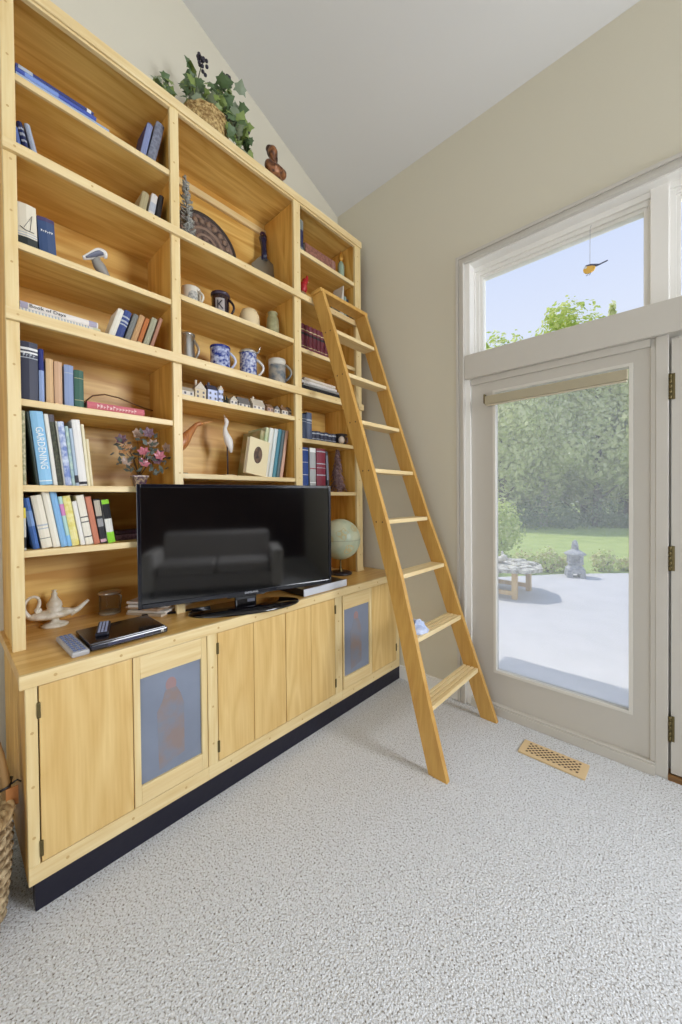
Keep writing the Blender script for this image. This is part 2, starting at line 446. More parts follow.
for z in (2.978, 2.700, 2.350, 2.085, 1.758, 1.430, 1.177): shelf(0, z, x1=(.3555 if z in (2.7, 2.085) else .346))
for z in (2.700, 2.395, 2.085, 1.897, 1.500): shelf(1, z, x1=(.3555 if z in (2.7, 2.085) else .346))
for z in (3.005, 2.700, 2.360, 2.085, 1.765, 1.411): shelf(2, z, x1=(.3555 if z in (2.7, 2.085) else .346))
build('top_panel', MB().box(.002, .336, -2.182, -.135, 3.296, 3.329), PLY_Y, BK)
mb = MB()
for (a, b) in zip(UPR, UPR[1:]): mb.box(.334, .3555, a[1], b[0], 3.276, 3.329, .002)
build('top_rail', mb, PINE_Y, BK)
build('cornice_strip', MB().box(.3555, .366, -2.19, -.122, 3.285, 3.331, .003), PINE_Y, BK)
build('back_cleat', MB().box(XB, XB + .02, -1.54, -.776, 3.205, 3.245, .002), PINE_Y, BK)
build('foot_block', MB().prism([(.26, WT), (.356, WT), (.30, .90), (.26, .90)], -.126, -.108, Matrix(((1, 0, 0, 0), (0, 0, 1, 0), (0, 1, 0, 0), (0, 0, 0, 1)))), PINE_Y, BK)

# ================================================================== WORKTOP AND BASE CABINETS
mb = MB(); mb.box(.002, .612, -2.190, -.004, .760, WT, .002).box(.608, .628, -2.194, -.004, .756, WT, .003, mi=1)
for k in range(11): mb.disc((.6284, -2.10 + k * .2, .779), .0055, (1, 0, 0), 8, 2)
solo('worktop', mb, [TOP_Y, PINE_Y, PLUG], 'long honey-coloured wooden worktop running along the tops of the base cabinets', 'worktop', (.3, -1.1, .78))

FX = .613
GREYP = mat('grey_panel', (132, 141, 158), 0.30, spec=0.5, rgb2=(124, 132, 148), vscale=3)
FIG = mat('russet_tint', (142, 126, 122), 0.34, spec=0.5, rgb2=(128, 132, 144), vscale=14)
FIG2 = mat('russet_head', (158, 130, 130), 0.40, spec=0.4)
def cab(label, y0, y1):
    c = thing('base_cabinet', label, 'cabinet', (.3, (y0 + y1) / 2, 0), group=None)
    mb = MB()
    mb.box(.02, .590, y0, y0 + .018, .095, .760, mi=0).box(.02, .590, y1 - .018, y1, .095, .760, mi=0)
    mb.box(.02, .590, y0 + .018, y1 - .018, .095, .113, mi=1).box(.02, .030, y0 + .018, y1 - .018, .113, .760, mi=1)
    mb.box(.575, .578, y0 + .018, y1 - .018, .113, .758, mi=1)
    build('carcass', mb, [PLY_Z, DARKREC], c)
    build('toe_kick', MB().box(.560, .611, y0 + (.016 if y0 < -2 else 0), y1, 0, .095), KICK, c)
    return c
def face_frame(c, y0, y1, stiles):
    mb = MB(); mb.box(.590, FX, y0, y1, .093, .153, .002, mi=1)
    for a, b in stiles: mb.box(.590, FX, a, b, .153, .758, .002)
    n = max(2, int((y1 - y0) / .2))
    for k in range(n): mb.disc((FX + .0004, y0 + (k + .5) * (y1 - y0) / n, .122), .0055, (1, 0, 0), 8, 2)
    for a, b in stiles:
        for z in (.25, .42, .6):
            mb.disc((FX + .0004, (a + b) / 2, z), .005, (1, 0, 0), 8, 2)
    build('face_frame', mb, [PINE_Z, PINE_Y, PLUG], c)
def hinge(d, y, z):
    build('hinge', MB().box(FX - .002, FX + .006, y - .005, y + .005, z - .026, z + .026, .0015), BRASS, d, label='small brass hinge')
DZ0, DZ1 = .156, .750
def plain_door(c, y0, y1, groove=None):
    mb = MB()
    if groove is None: mb.box(.592, FX + .001, y0, y1, DZ0, DZ1, .0025)
    else: mb.box(.592, FX + .001, y0, groove - .001, DZ0, DZ1, .0025).box(.592, FX + .001, groove + .001, y1, DZ0, DZ1, .0025)
    return build('door', mb, DOOR_Z, c)
def panel_door(c, y0, y1, gy0, gy1, gz0=.229, gz1=.658):
    mb = MB()
    mb.box(.592, FX + .001, y0, gy0, DZ0, DZ1, .002).box(.592, FX + .001, gy1, y1, DZ0, DZ1, .002)
    mb.box(.592, FX + .001, gy0, gy1, DZ0, gz0, .002, mi=1).box(.592, FX + .001, gy0, gy1, gz1, DZ1, .002, mi=1)
    d = build('door', mb, [PINE_Z, PINE_Y], c)
    p_ = build('inset_panel', MB().box(.594, .603, gy0, gy1, gz0, gz1), GREYP, d, label='smoky blue-grey inset panel')
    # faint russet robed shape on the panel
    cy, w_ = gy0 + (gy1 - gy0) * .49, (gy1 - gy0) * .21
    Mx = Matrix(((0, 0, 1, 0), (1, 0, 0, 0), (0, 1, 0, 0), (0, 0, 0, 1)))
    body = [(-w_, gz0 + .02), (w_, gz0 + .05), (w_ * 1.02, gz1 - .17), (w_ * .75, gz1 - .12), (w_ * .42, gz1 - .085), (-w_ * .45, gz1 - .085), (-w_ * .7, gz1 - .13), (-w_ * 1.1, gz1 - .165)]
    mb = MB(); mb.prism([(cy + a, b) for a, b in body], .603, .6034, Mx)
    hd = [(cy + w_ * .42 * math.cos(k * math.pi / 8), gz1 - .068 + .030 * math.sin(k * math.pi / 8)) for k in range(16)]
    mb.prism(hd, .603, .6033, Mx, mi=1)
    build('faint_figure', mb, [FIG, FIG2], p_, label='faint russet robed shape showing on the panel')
    return d
c1 = cab('base cabinet at the basket end with one plain door and one grey-panelled door', -2.178, -1.5475)
face_frame(c1, -2.178, -1.5475, [(-2.178, -2.147)])
d = plain_door(c1, -2.143, -1.858); hinge(d, -2.1445, .67); hinge(d, -2.1435, .205)
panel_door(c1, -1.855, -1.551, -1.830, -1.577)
c2 = cab('middle base cabinet under the television with a pair of two-board plain doors', -1.5475, -.652)
face_frame(c2, -1.5475, -.652, [(-1.5475, -1.500), (-.713, -.652)])
d = plain_door(c2, -1.497, -1.102, -1.303); hinge(d, -1.4985, .68); hinge(d, -1.4985, .225)
d = plain_door(c2, -1.098, -.716, -.915); hinge(d, -.7145, .68); hinge(d, -.7145, .225)
c3 = cab('base cabinet beside the ladder with a grey-panelled door and a narrow plain door', -.652, -.014)
face_frame(c3, -.652, -.014, [(-.058, -.014)])
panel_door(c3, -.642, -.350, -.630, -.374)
d = plain_door(c3, -.347, -.062); hinge(d, -.060, .67); hinge(d, -.060, .25)

# ================================================================== LADDER
LB = [(0.0, -.712, -.103), (.31, -.689, -.120), (.62, -.656, -.135), (.94, -.628, -.146), (1.24, -.621, -.181), (1.54, -.618, -.195), (1.84, -.617, -.205), (2.15, -.617, -.210), (2.45, -.620, -.215), (2.706, -.630, -.220)]
def lx(z): return 1.366 - .3307 * z
LD = thing('library_ladder', 'tall golden wooden library ladder leaning against the bookcase', 'ladder', (1.32, -.4, 0))
def lrail(k):
    mb = MB(); sgn = -1 if k == 1 else 1
    rings = []
    for row in LB:
        z = row[0]; yi = row[k]; xf = lx(z)
        dz = .0
        ring = [(xf - .098, yi, z), (xf, yi, z), (xf, yi + sgn * .028, z), (xf - .098, yi + sgn * .028, z)]
        rings.append([mb.bm.verts.new(p) for p in ring])
    for a, b in zip(rings, rings[1:]):
        for i in range(4): mb.bm.faces.new((a[i], a[(i + 1) % 4], b[(i + 1) % 4], b[i]))
    mb.bm.faces.new(rings[0][::-1]); mb.bm.faces.new(rings[-1])
    yo = None
    for row in LB[1:-1]:
        for dx in (.028, .072):
            mb.disc((lx(row[0] - .012) - dx, row[k] + sgn * .0284, row[0] - .012), .0055, (0, 1, 0), 8, 1)
    return build('side_rail', mb, [LAD_Z, mat('bolt_head', (110, 82, 44), .4)], LD)
lrail(1); lrail(2)
for i, row in enumerate(LB[1:-1]):
    z, y0, y1 = row; xf = lx(z)
    mb = MB(); th = .024
    if i < 2:
        n = 4; wd = .100 / n
        mb.box(xf - .098, xf - .003, y0, y1, z - th, z - .007)
        for k in range(n): mb.box(xf - .100 + k * wd + .004, xf - .100 + (k + 1) * wd - .003, y0, y1, z - .008, z, .0012)
    else:
        mb.box(xf - .098, xf - .003, y0, y1, z - th, z, .003)
    build('tread', mb, LAD_Y, LD)
build('top_board', MB().box(.376, .472, -.672, -.188, 2.706, 2.730, .004), LAD_Z, LD)
for y in (-.60, -.25): build('hook', MB().tube([(.385, y, 2.71), (.362, y, 2.715), (.352, y, 2.706)], .006, 6), METAL, LD)

# crumpled cloth on the second tread
mb = MB(); mb.ball((0, 0, 0), (.047, .080, .056), 9, 7)
for v in mb.bm.verts:
    n_ = noise.noise(v.co * 31 + Vector((3, 1, 7))) * .034
    v.co += v.co.normalized() * n_
    if v.co.z > 0: v.co.z *= .8 + (v.co.y < 0) * .3
    if v.co.z < -.010: v.co.z = -.010
    v.co.z += .010
for f in mb.bm.faces: f.smooth = False
mb.xform(Matrix.Translation((1.105, -.555, .620)))
solo('crumpled_cloth', mb, mat('blue_white_cloth', (206, 214, 234), .9, rgb2=(176, 192, 228), vscale=40), 'crumpled pale blue and white cloth lying on a lower tread of the ladder', 'cloth', (1.105, -.555, .620))

# ================================================================== FLOOR VENT
VN = mat('vent_wood', (220, 192, 146), .5)
t = thing('floor_register', 'wooden floor register with rows of dark slots in the carpet by the glazed door', 'vent', (1.69, -.215, 0))
build('plate', MB().box(1.540, 1.845, -.278, -.152, .0, .010, .003), VN, t)
mb = MB()
for i in range(10):
    for j in range(7):
        if (i == 9 and j % 2): continue
        x = 1.578 + i * .0255 + (j % 2) * .0127; y = -.252 + j * .0125
        mb.disc((x, y, .0104), .0068, (0, 0, 1), 8, 0, ry=.0056)
build('slot', mb, mat('slot_dark', (70, 40, 24), .9), t, recalc=False)['kind'] = 'stuff'

# ================================================================== TELEVISION
TVW, TVH, TVZ = .995, .568, .872
TV = thing('television', 'large black flat-screen television standing on the worktop', 'television', (.53, -1.282, WT), (0, 0, R(-16.6)))
ORG[TV.name] = Vector((0, 0, 0))
z0 = TVZ - WT; z1 = z0 + TVH; hw = TVW / 2
build('rear_housing', MB().box(-.034, -.006, -hw + .004, hw - .004, z0 + .004, z1 - .004, .004).box(-.060, -.034, -.30, .30, z0 + .05, z1 - .14, .01), BLACKP, TV, local=True)
mb = MB()
mb.box(-.008, .006, -hw, -hw + .016, z0, z1, .002).box(-.008, .006, hw - .016, hw, z0, z1, .002)
mb.box(-.008, .006, -hw + .016, hw - .016, z1 - .016, z1, .002).box(-.008, .006, -hw + .016, hw - .016, z0, z0 + .022, .002)
build('bezel', mb, mat('bezel_gloss', (10, 12, 24), .15, coat=.5), TV, local=True)
SCR = mat('screen', (5, 5, 7), .06, spec=1.0)
build('screen', MB().box(-.006, .001, -hw + .016, hw - .016, z0 + .022, z1 - .016), SCR, TV, local=True)
text('brand_lettering', 'SAMSUNG', .015, mat('logo_silver', (200, 202, 208), .4), Matrix.Translation((.0065, .02, z0 + .011)) @ Matrix(((0, 0, 1, 0), (1, 0, 0, 0), (0, 1, 0, 0), (0, 0, 0, 1))), TV, width=.070)
mb = MB(); mb.lathe([(0, 0), (1, 0), (1.0, .004), (.985, .010), (0, .014)], (0, 0, 0), 48, sx=.125, sy=.285)
mb.xform(Matrix.Translation((-.012, 0, 0)) @ Matrix.Rotation(R(-4), 4, 'Z'))
build('stand_base', mb, mat('stand_gloss', (12, 10, 14), .08, coat=.6), TV, local=True)
build('stand_neck', MB().box(-.050, -.018, -.055, .055, .010, z0 + .05, .006).box(-.05, -.012, -.10, .10, z0 - .012, z0 + .012, .004), GLOSSB, TV, local=True)
build('neck_badge', MB().box(-.0175, -.016, .005, .045, .028, .044, .002), mat('badge_grey', (96, 98, 108), .4), TV, local=True)

# set-top box, player, remotes, papers, cable
t = thing('set_top_box', 'slim set-top box with a pale grey front lying near the globe on the worktop', 'media box', (.49, -.77, WT))
build('housing', MB().box(.365, .592, -.950, -.590, WT + .003, WT + .042, .003), BLACKP, t)
build('front_panel', MB().box(.592, .600, -.952, -.588, WT + .002, WT + .044, .002), mat('pale_grey_plastic', (206, 210, 218), .4), t)
build('foot', MB().box(.40, .57, -.93, -.61, WT, WT + .003), BLACKP, t)
t = thing('disc_player', 'slim glossy black disc player lying on the worktop in front of the television', 'player', (.46, -1.85, WT))
build('housing', MB().box(.345, .565, -1.985, -1.708, WT + .003, WT + .029, .004), mat('player_lid', (26, 22, 24), .22, coat=.3), t)
build('front_panel', MB().box(.565, .579, -1.987, -1.706, WT + .004, WT + .027, .005), mat('player_front', (14, 14, 34), .15, coat=.4), t)
build('disc_tray', MB().box(.579, .5805, -1.93, -1.80, WT + .012, WT + .020, .0006), mat('tray_grey', (52, 54, 84), .3), t)
build('button', MB().box(.579, .581, -1.735, -1.722, WT + .010, WT + .020, .001), METAL, t)
build('foot', MB().box(.37, .55, -1.97, -1.72, WT, WT + .003), BLACKP, t)
text('brand_lettering', 'SONY', .011, mat('logo_silver', (200, 202, 208), .4), Matrix.Translation((.5798, -1.962, WT + .016)) @ Matrix(((0, 0, 1, 0), (1, 0, 0, 0), (0, 1, 0, 0), (0, 0, 0, 1))), t, width=.034)
def remote(label, loc, rz, ln, wd, th, bodym, btn, keys, rows, cols):
    t = thing('remote_control', label, 'remote control', loc, (0, 0, R(rz))); ORG[t.name] = Vector()
    build('shell', MB().box(-ln / 2, ln / 2, -wd / 2, wd / 2, 0, th, min(th * .4, .006)), bodym, t, local=True)
    mb = MB()
    for i in range(rows):
        for j in range(cols):
            x = -ln / 2 + ln * (i + .8) / (rows + .6); y = -wd / 2 + wd * (j + 1) / (cols + 1)
            mb.box(x - ln / rows * .28, x + ln / rows * .28, y - wd / cols * .27, y + wd / cols * .27, th - .001, th + .0025, .001)
    build('keypad', mb, btn, t, local=True)
    return t
remote('grey remote control with many blue keys lying beside the disc player', (.462, -2.020, WT), 1, .25, .056, .020, mat('grey_shell', (176, 176, 178), .4), mat('blue_keys', (98, 116, 158), .5), 0, 9, 3)
remote('small black remote control lying on top of the disc player', (.425, -1.905, WT + .029), -18, .165, .046, .014, mat('black_shell', (24, 26, 40), .4), mat('pale_keys', (150, 158, 186), .5), 0, 7, 3)
PAPER = mat('paper_white', (226, 220, 206), .8)
t = thing('paper_pile', 'untidy pile of thin paper booklets tucked behind the television', 'papers', (.19, -1.575, WT), (0, 0, R(30)), group=None); ORG[t.name] = Vector()
for k, (a, col) in enumerate(((0, (214, 200, 180)), (7, (232, 228, 220)), (-5, (196, 168, 140)), (10, (236, 232, 226)), (3, (210, 204, 198)))):
    mb = MB(); mb.box(-.10, .10, -.135, .135, .014 * k, .014 * k + .012, .002); mb.xform(Matrix.Rotation(R(a), 4, 'Z'))
    build('booklet', mb, mat('booklet_%d' % k, col, .7), t, local=True)
mb = MB(); mb.tube([(.26, -1.70, WT + .006), (.30, -1.64, WT + .006), (.34, -1.57, WT + .007), (.35, -1.50, WT + .006), (.40, -1.42, WT + .012)], .006, 8)
solo('power_cable', mb, BLACKP, 'black cable trailing on the worktop from the foot of the television', 'cable', (.3, -1.6, WT))

# ================================================================== BOOKS
MX_FRONT = Matrix(((0, 0, 1, 0), (1, 0, 0, 0), (0, 1, 0, 0), (0, 0, 0, 1)))          # text reads along +y, up = +z, faces +x
PAGES = mat('page_block', (232, 222, 198), .85)
def book_parts(t, th, h, depth, cover, bands=(), lettering=None, second=None, spine_round=True):
    bt = min(.0028, th * .2); d = depth
    bulge = .003 if spine_round and th > .015 else .0008
    outer = [(-d, 0), (-.003, 0), (0, th * .18), (bulge, th * .5), (0, th * .82), (-.003, th), (-d, th), (-d, th - bt), (-.006, th - bt), (-.006, bt), (-d, bt)]
    build('cover', MB().prism(outer, 0, h), cover, t, local=True)
    build('pages', MB().box(-d + .004, -.006, bt, th - bt, .003, h - .003), PAGES, t, local=True)
    for (za, zb, m_) in bands:
        poly = [(-.002, -.0003), (.0006, th * .18), (bulge + .0007, th * .5), (.0006, th * .82), (-.002, th + .0003), (-.004, th * .5)]
        build('spine_band', MB().prism(poly, h * za, h * zb), m_, t, local=True)
    if lettering:
        s, size, m_, frac, width, way = lettering
        M = Matrix.Translation((bulge + .0012, th * .5, h * frac))
        if s == '~':
            rr = random.Random(int(th * 1e5)); n = max(4, int(width / size / .5)); mb = MB()
            for k in range(n):
                a = -width / 2 + width * (k + .5) / n; hh_ = size * rr.choice((.32, .36, .5))
                w_ = width / n
                mb.box(a - w_ * .34, a - w_ * .16, -size * .34, -size * .34 + hh_ * 1.5, 0, .0006)
                mb.box(a - w_ * .16, a + w_ * .30, -size * .34 + hh_ * rr.uniform(.2, 1.0), -size * .34 + hh_ * rr.uniform(1.1, 1.4), 0, .0006)
            M_ = {'up': Matrix(((0, 0, 1, 0), (0, -1, 0, 0), (1, 0, 0, 0), (0, 0, 0, 1)))}.get(way, MX_FRONT)
            mb.xform(M @ M_); build('title_lettering', mb, m_, t, local=True); return
        if way == 'down': M = M @ Matrix(((0, 0, 1, 0), (0, 1, 0, 0), (-1, 0, 0, 0), (0, 0, 0, 1)))
        elif way == 'up': M = M @ Matrix(((0, 0, 1, 0), (0, -1, 0, 0), (1, 0, 0, 0), (0, 0, 0, 1)))
        else: M = M @ MX_FRONT
        text('title_lettering', s, size, m_, M, t, width=width)
def book(label, y, z, th, h, lean, x, rgb, group, depth=.15, bands=(), lettering=None, rough=.55, rgb2=None, vscale=40, name='book'):
    a = R(lean)
    zz = z + (th * math.sin(-a) if a < 0 else 0) + .0004
    t = thing(name, label, 'book', (x, y, zz), (a, 0, 0), group); ORG[t.name] = Vector()
    cm = mat('cover_%d_%d_%d%s' % (*rgb, '_p%d' % vscale if rgb2 else ''), rgb, rough, rgb2=rgb2, vscale=vscale)
    book_parts(t, th, h, depth, cm, bands, lettering)
    return t
def flat_book(label, y0, z, th, h, x, rgb, group, depth=.15, bands=(), lettering=None, rot=0.0, rgb2=None):
    t = thing('book', label, 'book', (x, y0, z + th + .0004), (R(-90), 0, R(rot)), group); ORG[t.name] = Vector()
    book_parts(t, th, h, depth, mat('cover_%d_%d_%d%s' % (*rgb, '_q' if rgb2 else ''), rgb, .55, rgb2=rgb2, vscale=50), bands, lettering)
    return t
GOLD = mat('gilt', (206, 190, 140), .4); WHT = mat('white_ink', (236, 236, 232), .6); DKI = mat('dark_ink', (50, 48, 56), .6)
SIL = mat('grey_ink', (176, 182, 190), .6); NAVY = mat('navy_ink', (36, 44, 96), .6); BLK = mat('black_ink', (22, 22, 24), .6)
RED = mat('red_ink', (150, 40, 50), .6)
G5 = 'books on the fifth shelf of the first bay'
book('thick charcoal book with white spine lettering at the post end of its shelf', -2.141, 1.758, .054, .228, 0, .322, (58, 60, 76), G5, .19, bands=[(.72, .735, SIL), (.80, .83, WHT), (.86, .90, WHT)], lettering=('~', .020, SIL, .77, .040, 'flat'))
book('thin navy and pale blue book beside the thick charcoal one', -2.084, 1.758, .016, .212, 0, .32, (44, 54, 120), G5, .17, bands=[(.02, .6, mat('pale_blue_ink', (150, 170, 210), .6))])
book('plain tan book next to the thin navy one', -2.062, 1.758, .024, .180, 0, .32, (212, 176, 130), G5)
book('pinkish tan book between the plain tan and the light blue ones', -2.035, 1.758, .026, .176, 0, .32, (206, 168, 134), G5)
book('light greyish blue clothbound book beside the dark green one', -2.002, 1.758, .031, .171, 0, .32, (140, 156, 190), G5, bands=[(.8, .815, SIL)])
book('dark green clothbound book beside the pink book lying flat', -1.968, 1.758, .033, .158, 0, .32, (62, 100, 84), G5, bands=[(.78, .79, GOLD), (.2, .21, GOLD)])
flat_book('pink book lying flat with pale lettering along its spine', -1.925, 1.758, .034, .228, .325, (204, 108, 116), G5, .16, lettering=('~', .024, mat('pale_pink_ink', (240, 200, 196), .6), .5, .16, 'up'))
G6 = 'garden books on the sixth shelf of the first bay'
rows6 = [
 ('thin cream patterned book pressed against the post on the gardening shelf', -2.142, .013, .286, 0, (206, 196, 160), (150, 150, 110), 70, (), None),
 ('dark green leaning book just before the big sky-blue one', -2.100, .010, .286, 5.6, (34, 48, 40), None, 40, (), None),
 ('large sky-blue leaning book lettered GARDENING', -2.088, .041, .290, 5.6, (140, 190, 222), None, 40, [(.05, .062, WHT)], ('GARDENING', .034, WHT, .50, .165, 'down')),
 ('plain white leaning book touching the sky-blue one', -2.0445, .014, .285, 5.6, (226, 222, 210), None, 40, (), None),
 ('dark olive leaning book with a mottled spine', -2.029, .016, .285, 5.6, (84, 86, 66), (54, 56, 44), 80, [(.9, 1, mat('grey_cap', (96, 92, 100), .6))], None),
 ('thin pale grey leaning book behind the floral one', -2.011, .006, .262, 5.6, (196, 194, 182), None, 40, (), None),
 ('blue and white floral leaning book', -2.0045, .021, .261, 5.4, (214, 222, 236), (120, 140, 196), 34, (), None),
 ('narrow pale green leaning book after the floral one', -1.9825, .0115, .245, 5.2, (186, 208, 190), (150, 176, 180), 40, (), None),
 ('narrow grey-blue leaning book against the thick white one', -1.970, .012, .238, 5.1, (168, 184, 200), None, 40, [(.05, .18, DKI)], None),
 ('thick white leaning book with faint red lettering', -1.957, .028, .276, 5.0, (234, 230, 224), None, 40, [(.02, .06, DKI)], ('A ALMANAC', .016, mat('faint_red_ink', (196, 160, 156), .6), .6, .15, 'down')),
 ('tall thin cream leaning book after the thick white one', -1.928, .0105, .261, 4.6, (232, 222, 188), None, 40, (), None),
 ('short thin cream book closing the gardening row', -1.917, .0105, .200, 4.4, (228, 214, 176), None, 40, (), None)]
for lb, y, th, h, ln, c, c2, vs, bn, lt in rows6:
    if lt and lt[0].startswith('A '): lt = None
    book(lb, y, 1.430, th, h, ln, .325, c, G6, .19, bands=bn, lettering=lt, rgb2=c2, vscale=vs)
G7 = 'leaning books on the seventh shelf of the first bay'
YEL = mat('yellow_ink', (226, 206, 70), .6); GRN = mat('lime_ink', (140, 206, 50), .6)
rows7 = [
 ('thin book with yellow top and black lettering against the post', -2.141, .010, .165, 0, (206, 206, 196), None, [(.75, 1, YEL), (.05, .3, BLK)], None),
 ('cobalt blue leaning book at the start of the lowest row', -2.110, .020, .203, 8.6, (66, 104, 168), None, [(.45, .75, mat('mid_blue', (120, 150, 196), .6))], None),
 ('fat cream leaning book with a small emblem on its spine', -2.083, .034, .213, 9.0, (228, 220, 200), None, [(.18, .19, DKI)], ('HB', .02, DKI, .42, .022, 'flat')),
 ('tall ivory leaning book before the pale blue one', -2.046, .023, .230, 9.0, (232, 226, 208), None, [], None),
 ('tall pale blue leaning book on the lowest row', -2.020, .021, .232, 9.0, (132, 180, 222), None, [], None),
 ('slim book with a pink patch and pale green spine', -1.998, .014, .209, 8.7, (172, 206, 196), None, [(.62, .85, mat('pink_ink', (206, 130, 180), .6)), (.0, .22, mat('sky_ink', (130, 184, 226), .6))], None),
 ('yellow leaning book with a pale green edge', -1.983, .026, .211, 8.6, (222, 208, 110), (236, 226, 160), [], None),
 ('short white leaning book beyond the yellow one', -1.953, .016, .189, 9.0, (236, 234, 228), None, [], None),
 ('ivory leaning book with dark lettering before the salmon one', -1.934, .027, .214, 9.0, (232, 226, 208), None, [], ('GARDEN PLANNING', .014, DKI, .5, .13, 'down')),
 ('salmon red leaning book on the lowest row', -1.903, .021, .208, 9.0, (200, 126, 98), None, [], None),
 ('black and grey leaning book beside the lime green one', -1.878, .022, .197, 8.0, (40, 40, 46), None, [(.62, .97, mat('stone_ink', (186, 178, 160), .6)), (.38, .56, mat('stone2_ink', (150, 150, 150), .6)), (.03, .1, mat('pinky', (206, 170, 180), .6))], None),
 ('leaning book banded lime green, white and black', -1.851, .028, .193, 7.4, (224, 222, 212), None, [(0, .25, GRN), (.56, .9, BLK), (.9, 1, GRN)], None)]
for lb, y, th, h, ln, c, c2, bn, lt in rows7:
    if lt and lt[0] == 'GARDEN PLANNING': lt = None; bn = [(.45, .47, DKI), (.55, .57, DKI), (.15, .17, DKI)]
    if lt and lt[0] == 'HB': lt = None; bn = [(.18, .19, DKI), (.36, .38, SIL), (.42, .45, SIL)]
    book(lb, y, 1.177, th, h, ln, .312, c, G7, .16, bands=bn, lettering=lt, rgb2=c2)
t = thing('trinket_box', 'small dark purple trinket box lying at the end of the lowest book row', 'box', (.2, -1.72, 1.177))
build('base', MB().box(.16, .24, -1.80, -1.66, 1.1772, 1.205, .003), mat('box_purple', (84, 54, 66), .5, rgb2=(140, 110, 120), vscale=60), t)
build('lid', MB().box(.157, .243, -1.803, -1.657, 1.205, 1.224, .004), mat('box_purple2', (66, 40, 52), .5), t)
G4 = 'books on the fourth shelf of the first bay'
flat_book('lower of two flat white books, with a row of grey print on its spine', -2.138, 2.085, .028, .266, .325, (228, 222, 206), G4, .18, bands=[(k / 26 + .02, k / 26 + .036, SIL) for k in range(22)] + [(.9, .99, mat('cream_green', (206, 206, 170), .6))])
flat_book('upper of two flat white books, lettered Book of Days', -2.138, 2.1136, .024, .258, .325, (236, 230, 222), G4, .17, bands=[(.0, .09, mat('lilac_grey', (176, 170, 190), .6)), (.87, .98, mat('lilac_grey', (176, 170, 190), .6))], lettering=('Book of Days', .018, DKI, .33, .115, 'up'))
rows4 = [
 ('white book leaning at the open end of the row beside the flat white pair', -1.842, .024, .150, (228, 222, 206), None, []),
 ('navy leaning book with pale lettering on its spine', -1.8155, .029, .151, (56, 72, 128), None, [(.5, .54, SIL), (.6, .66, SIL), (.75, .8, SIL)]),
 ('slate grey leaning book next to the navy one', -1.778, .021, .149, (120, 122, 118), None, []),
 ('tan leaning book between slate grey and rust ones', -1.753, .023, .153, (190, 150, 104), None, []),
 ('rust orange leaning book on the fourth shelf', -1.7255, .018, .147, (186, 112, 62), None, [(.0, .14, mat('cream_ink', (200, 180, 140), .6))]),
 ('sage grey leaning book after the rust one', -1.6995, .024, .160, (160, 158, 132), None, []),
 ('thin rosy brown book leaning against the side panel', -1.669, .015, .171, (164, 116, 92), None, [])]
for lb, y, th, h, c, c2, bn in rows4: book(lb, y, 2.085, th, h, -17.6, .32, c, G4, .11, bands=bn)
G2 = 'small books on the second shelf of the first bay'
book('short blue book leaning on the post below the top shelf', -2.133, 2.70, .019, .112, 9, .30, (92, 112, 168), G2, .10)
book('navy leaning book with pale marks in the trio by the post', -2.1045, 2.70, .017, .140, 12.5, .30, (44, 52, 96), G2, .10, bands=[(.5, .55, SIL), (.65, .72, SIL), (.8, .85, SIL)])
book('pale blue-grey leaning book ending the trio by the post', -2.079, 2.70, .018, .148, 12.8, .30, (172, 182, 200), G2, .10)
book('olive tan leaning book beginning the trio by the side panel', -1.706, 2.70, .030, .138, -11.5, .30, (170, 156, 118), G2, .11)
book('white leaning book in the middle of the trio by the side panel', -1.664, 2.70, .027, .152, -10.5, .30, (214, 210, 204), G2, .11, bands=[(.4, .7, SIL)])
book('black leaning book against the side panel under the top shelf', -1.628, 2.70, .021, .166, -9.5, .30, (34, 32, 34), G2, .11)
G1 = 'books on the top shelf of the first bay'
flat_book('large flat pale blue book lying under the flat dark blue ones on the top shelf', -2.138, 2.978, .020, .310, .335, (160, 176, 204), G1, .22)
flat_book('flat blue book in the middle of the flat pile on the top shelf', -2.138, 2.9984, .018, .262, .335, (56, 78, 160), G1, .20, bands=[(.1, .5, mat('sky2', (120, 146, 206), .6))])
flat_book('flat navy book lying uppermost on the top shelf pile', -2.138, 3.0168, .016, .254, .332, (40, 50, 112), G1, .20, bands=[(.03, .2, SIL), (.9, .96, WHT)])
book('navy leaning book with white edge on the top shelf', -1.694, 2.978, .024, .205, -12, .30, (46, 50, 106), G1, .13, bands=[(.02, .98, mat('pale_edge', (130, 140, 178), .6))])
book('grey speckled book leaning by the side panel on the top shelf', -1.664, 2.978, .037, .236, -13, .305, (128, 132, 146), G1, .14, rgb2=(100, 104, 120), vscale=60)
G3 = 'thick books on the third shelf of the first bay'
tb = book('thick cream book with a sailing ship drawn on its spine', -2.141, 2.35, .062, .168, 1.5, .318, (226, 218, 196), G3, .14, bands=[(.0, .04, WHT), (.05, .24, mat('dark_green_ink', (40, 46, 42), .6)), (.27, .29, SIL), (.33, .345, SIL)])
mb = MB(); mb.tube([(.0042, .010, .075), (.0042, .025, .066), (.0042, .052, .064)], .0012, 5).tube([(.0042, .040, .068), (.0042, .048, .128)], .0009, 5).tube([(.0042, .047, .125), (.0042, .022, .075)], .0006, 5)
build('ship_drawing', mb, DKI, tb, local=True)
book('thick navy book with white lettering beside the cream one', -2.073, 2.35, .054, .146, 3.0, .318, (52, 74, 112), G3, .13, bands=[(.0, .06, mat('navy2', (40, 58, 96), .6)), (.90, 1, mat('plum_ink', (74, 60, 96), .6))], lettering=('~', .012, WHT, .62, .040, 'flat'))
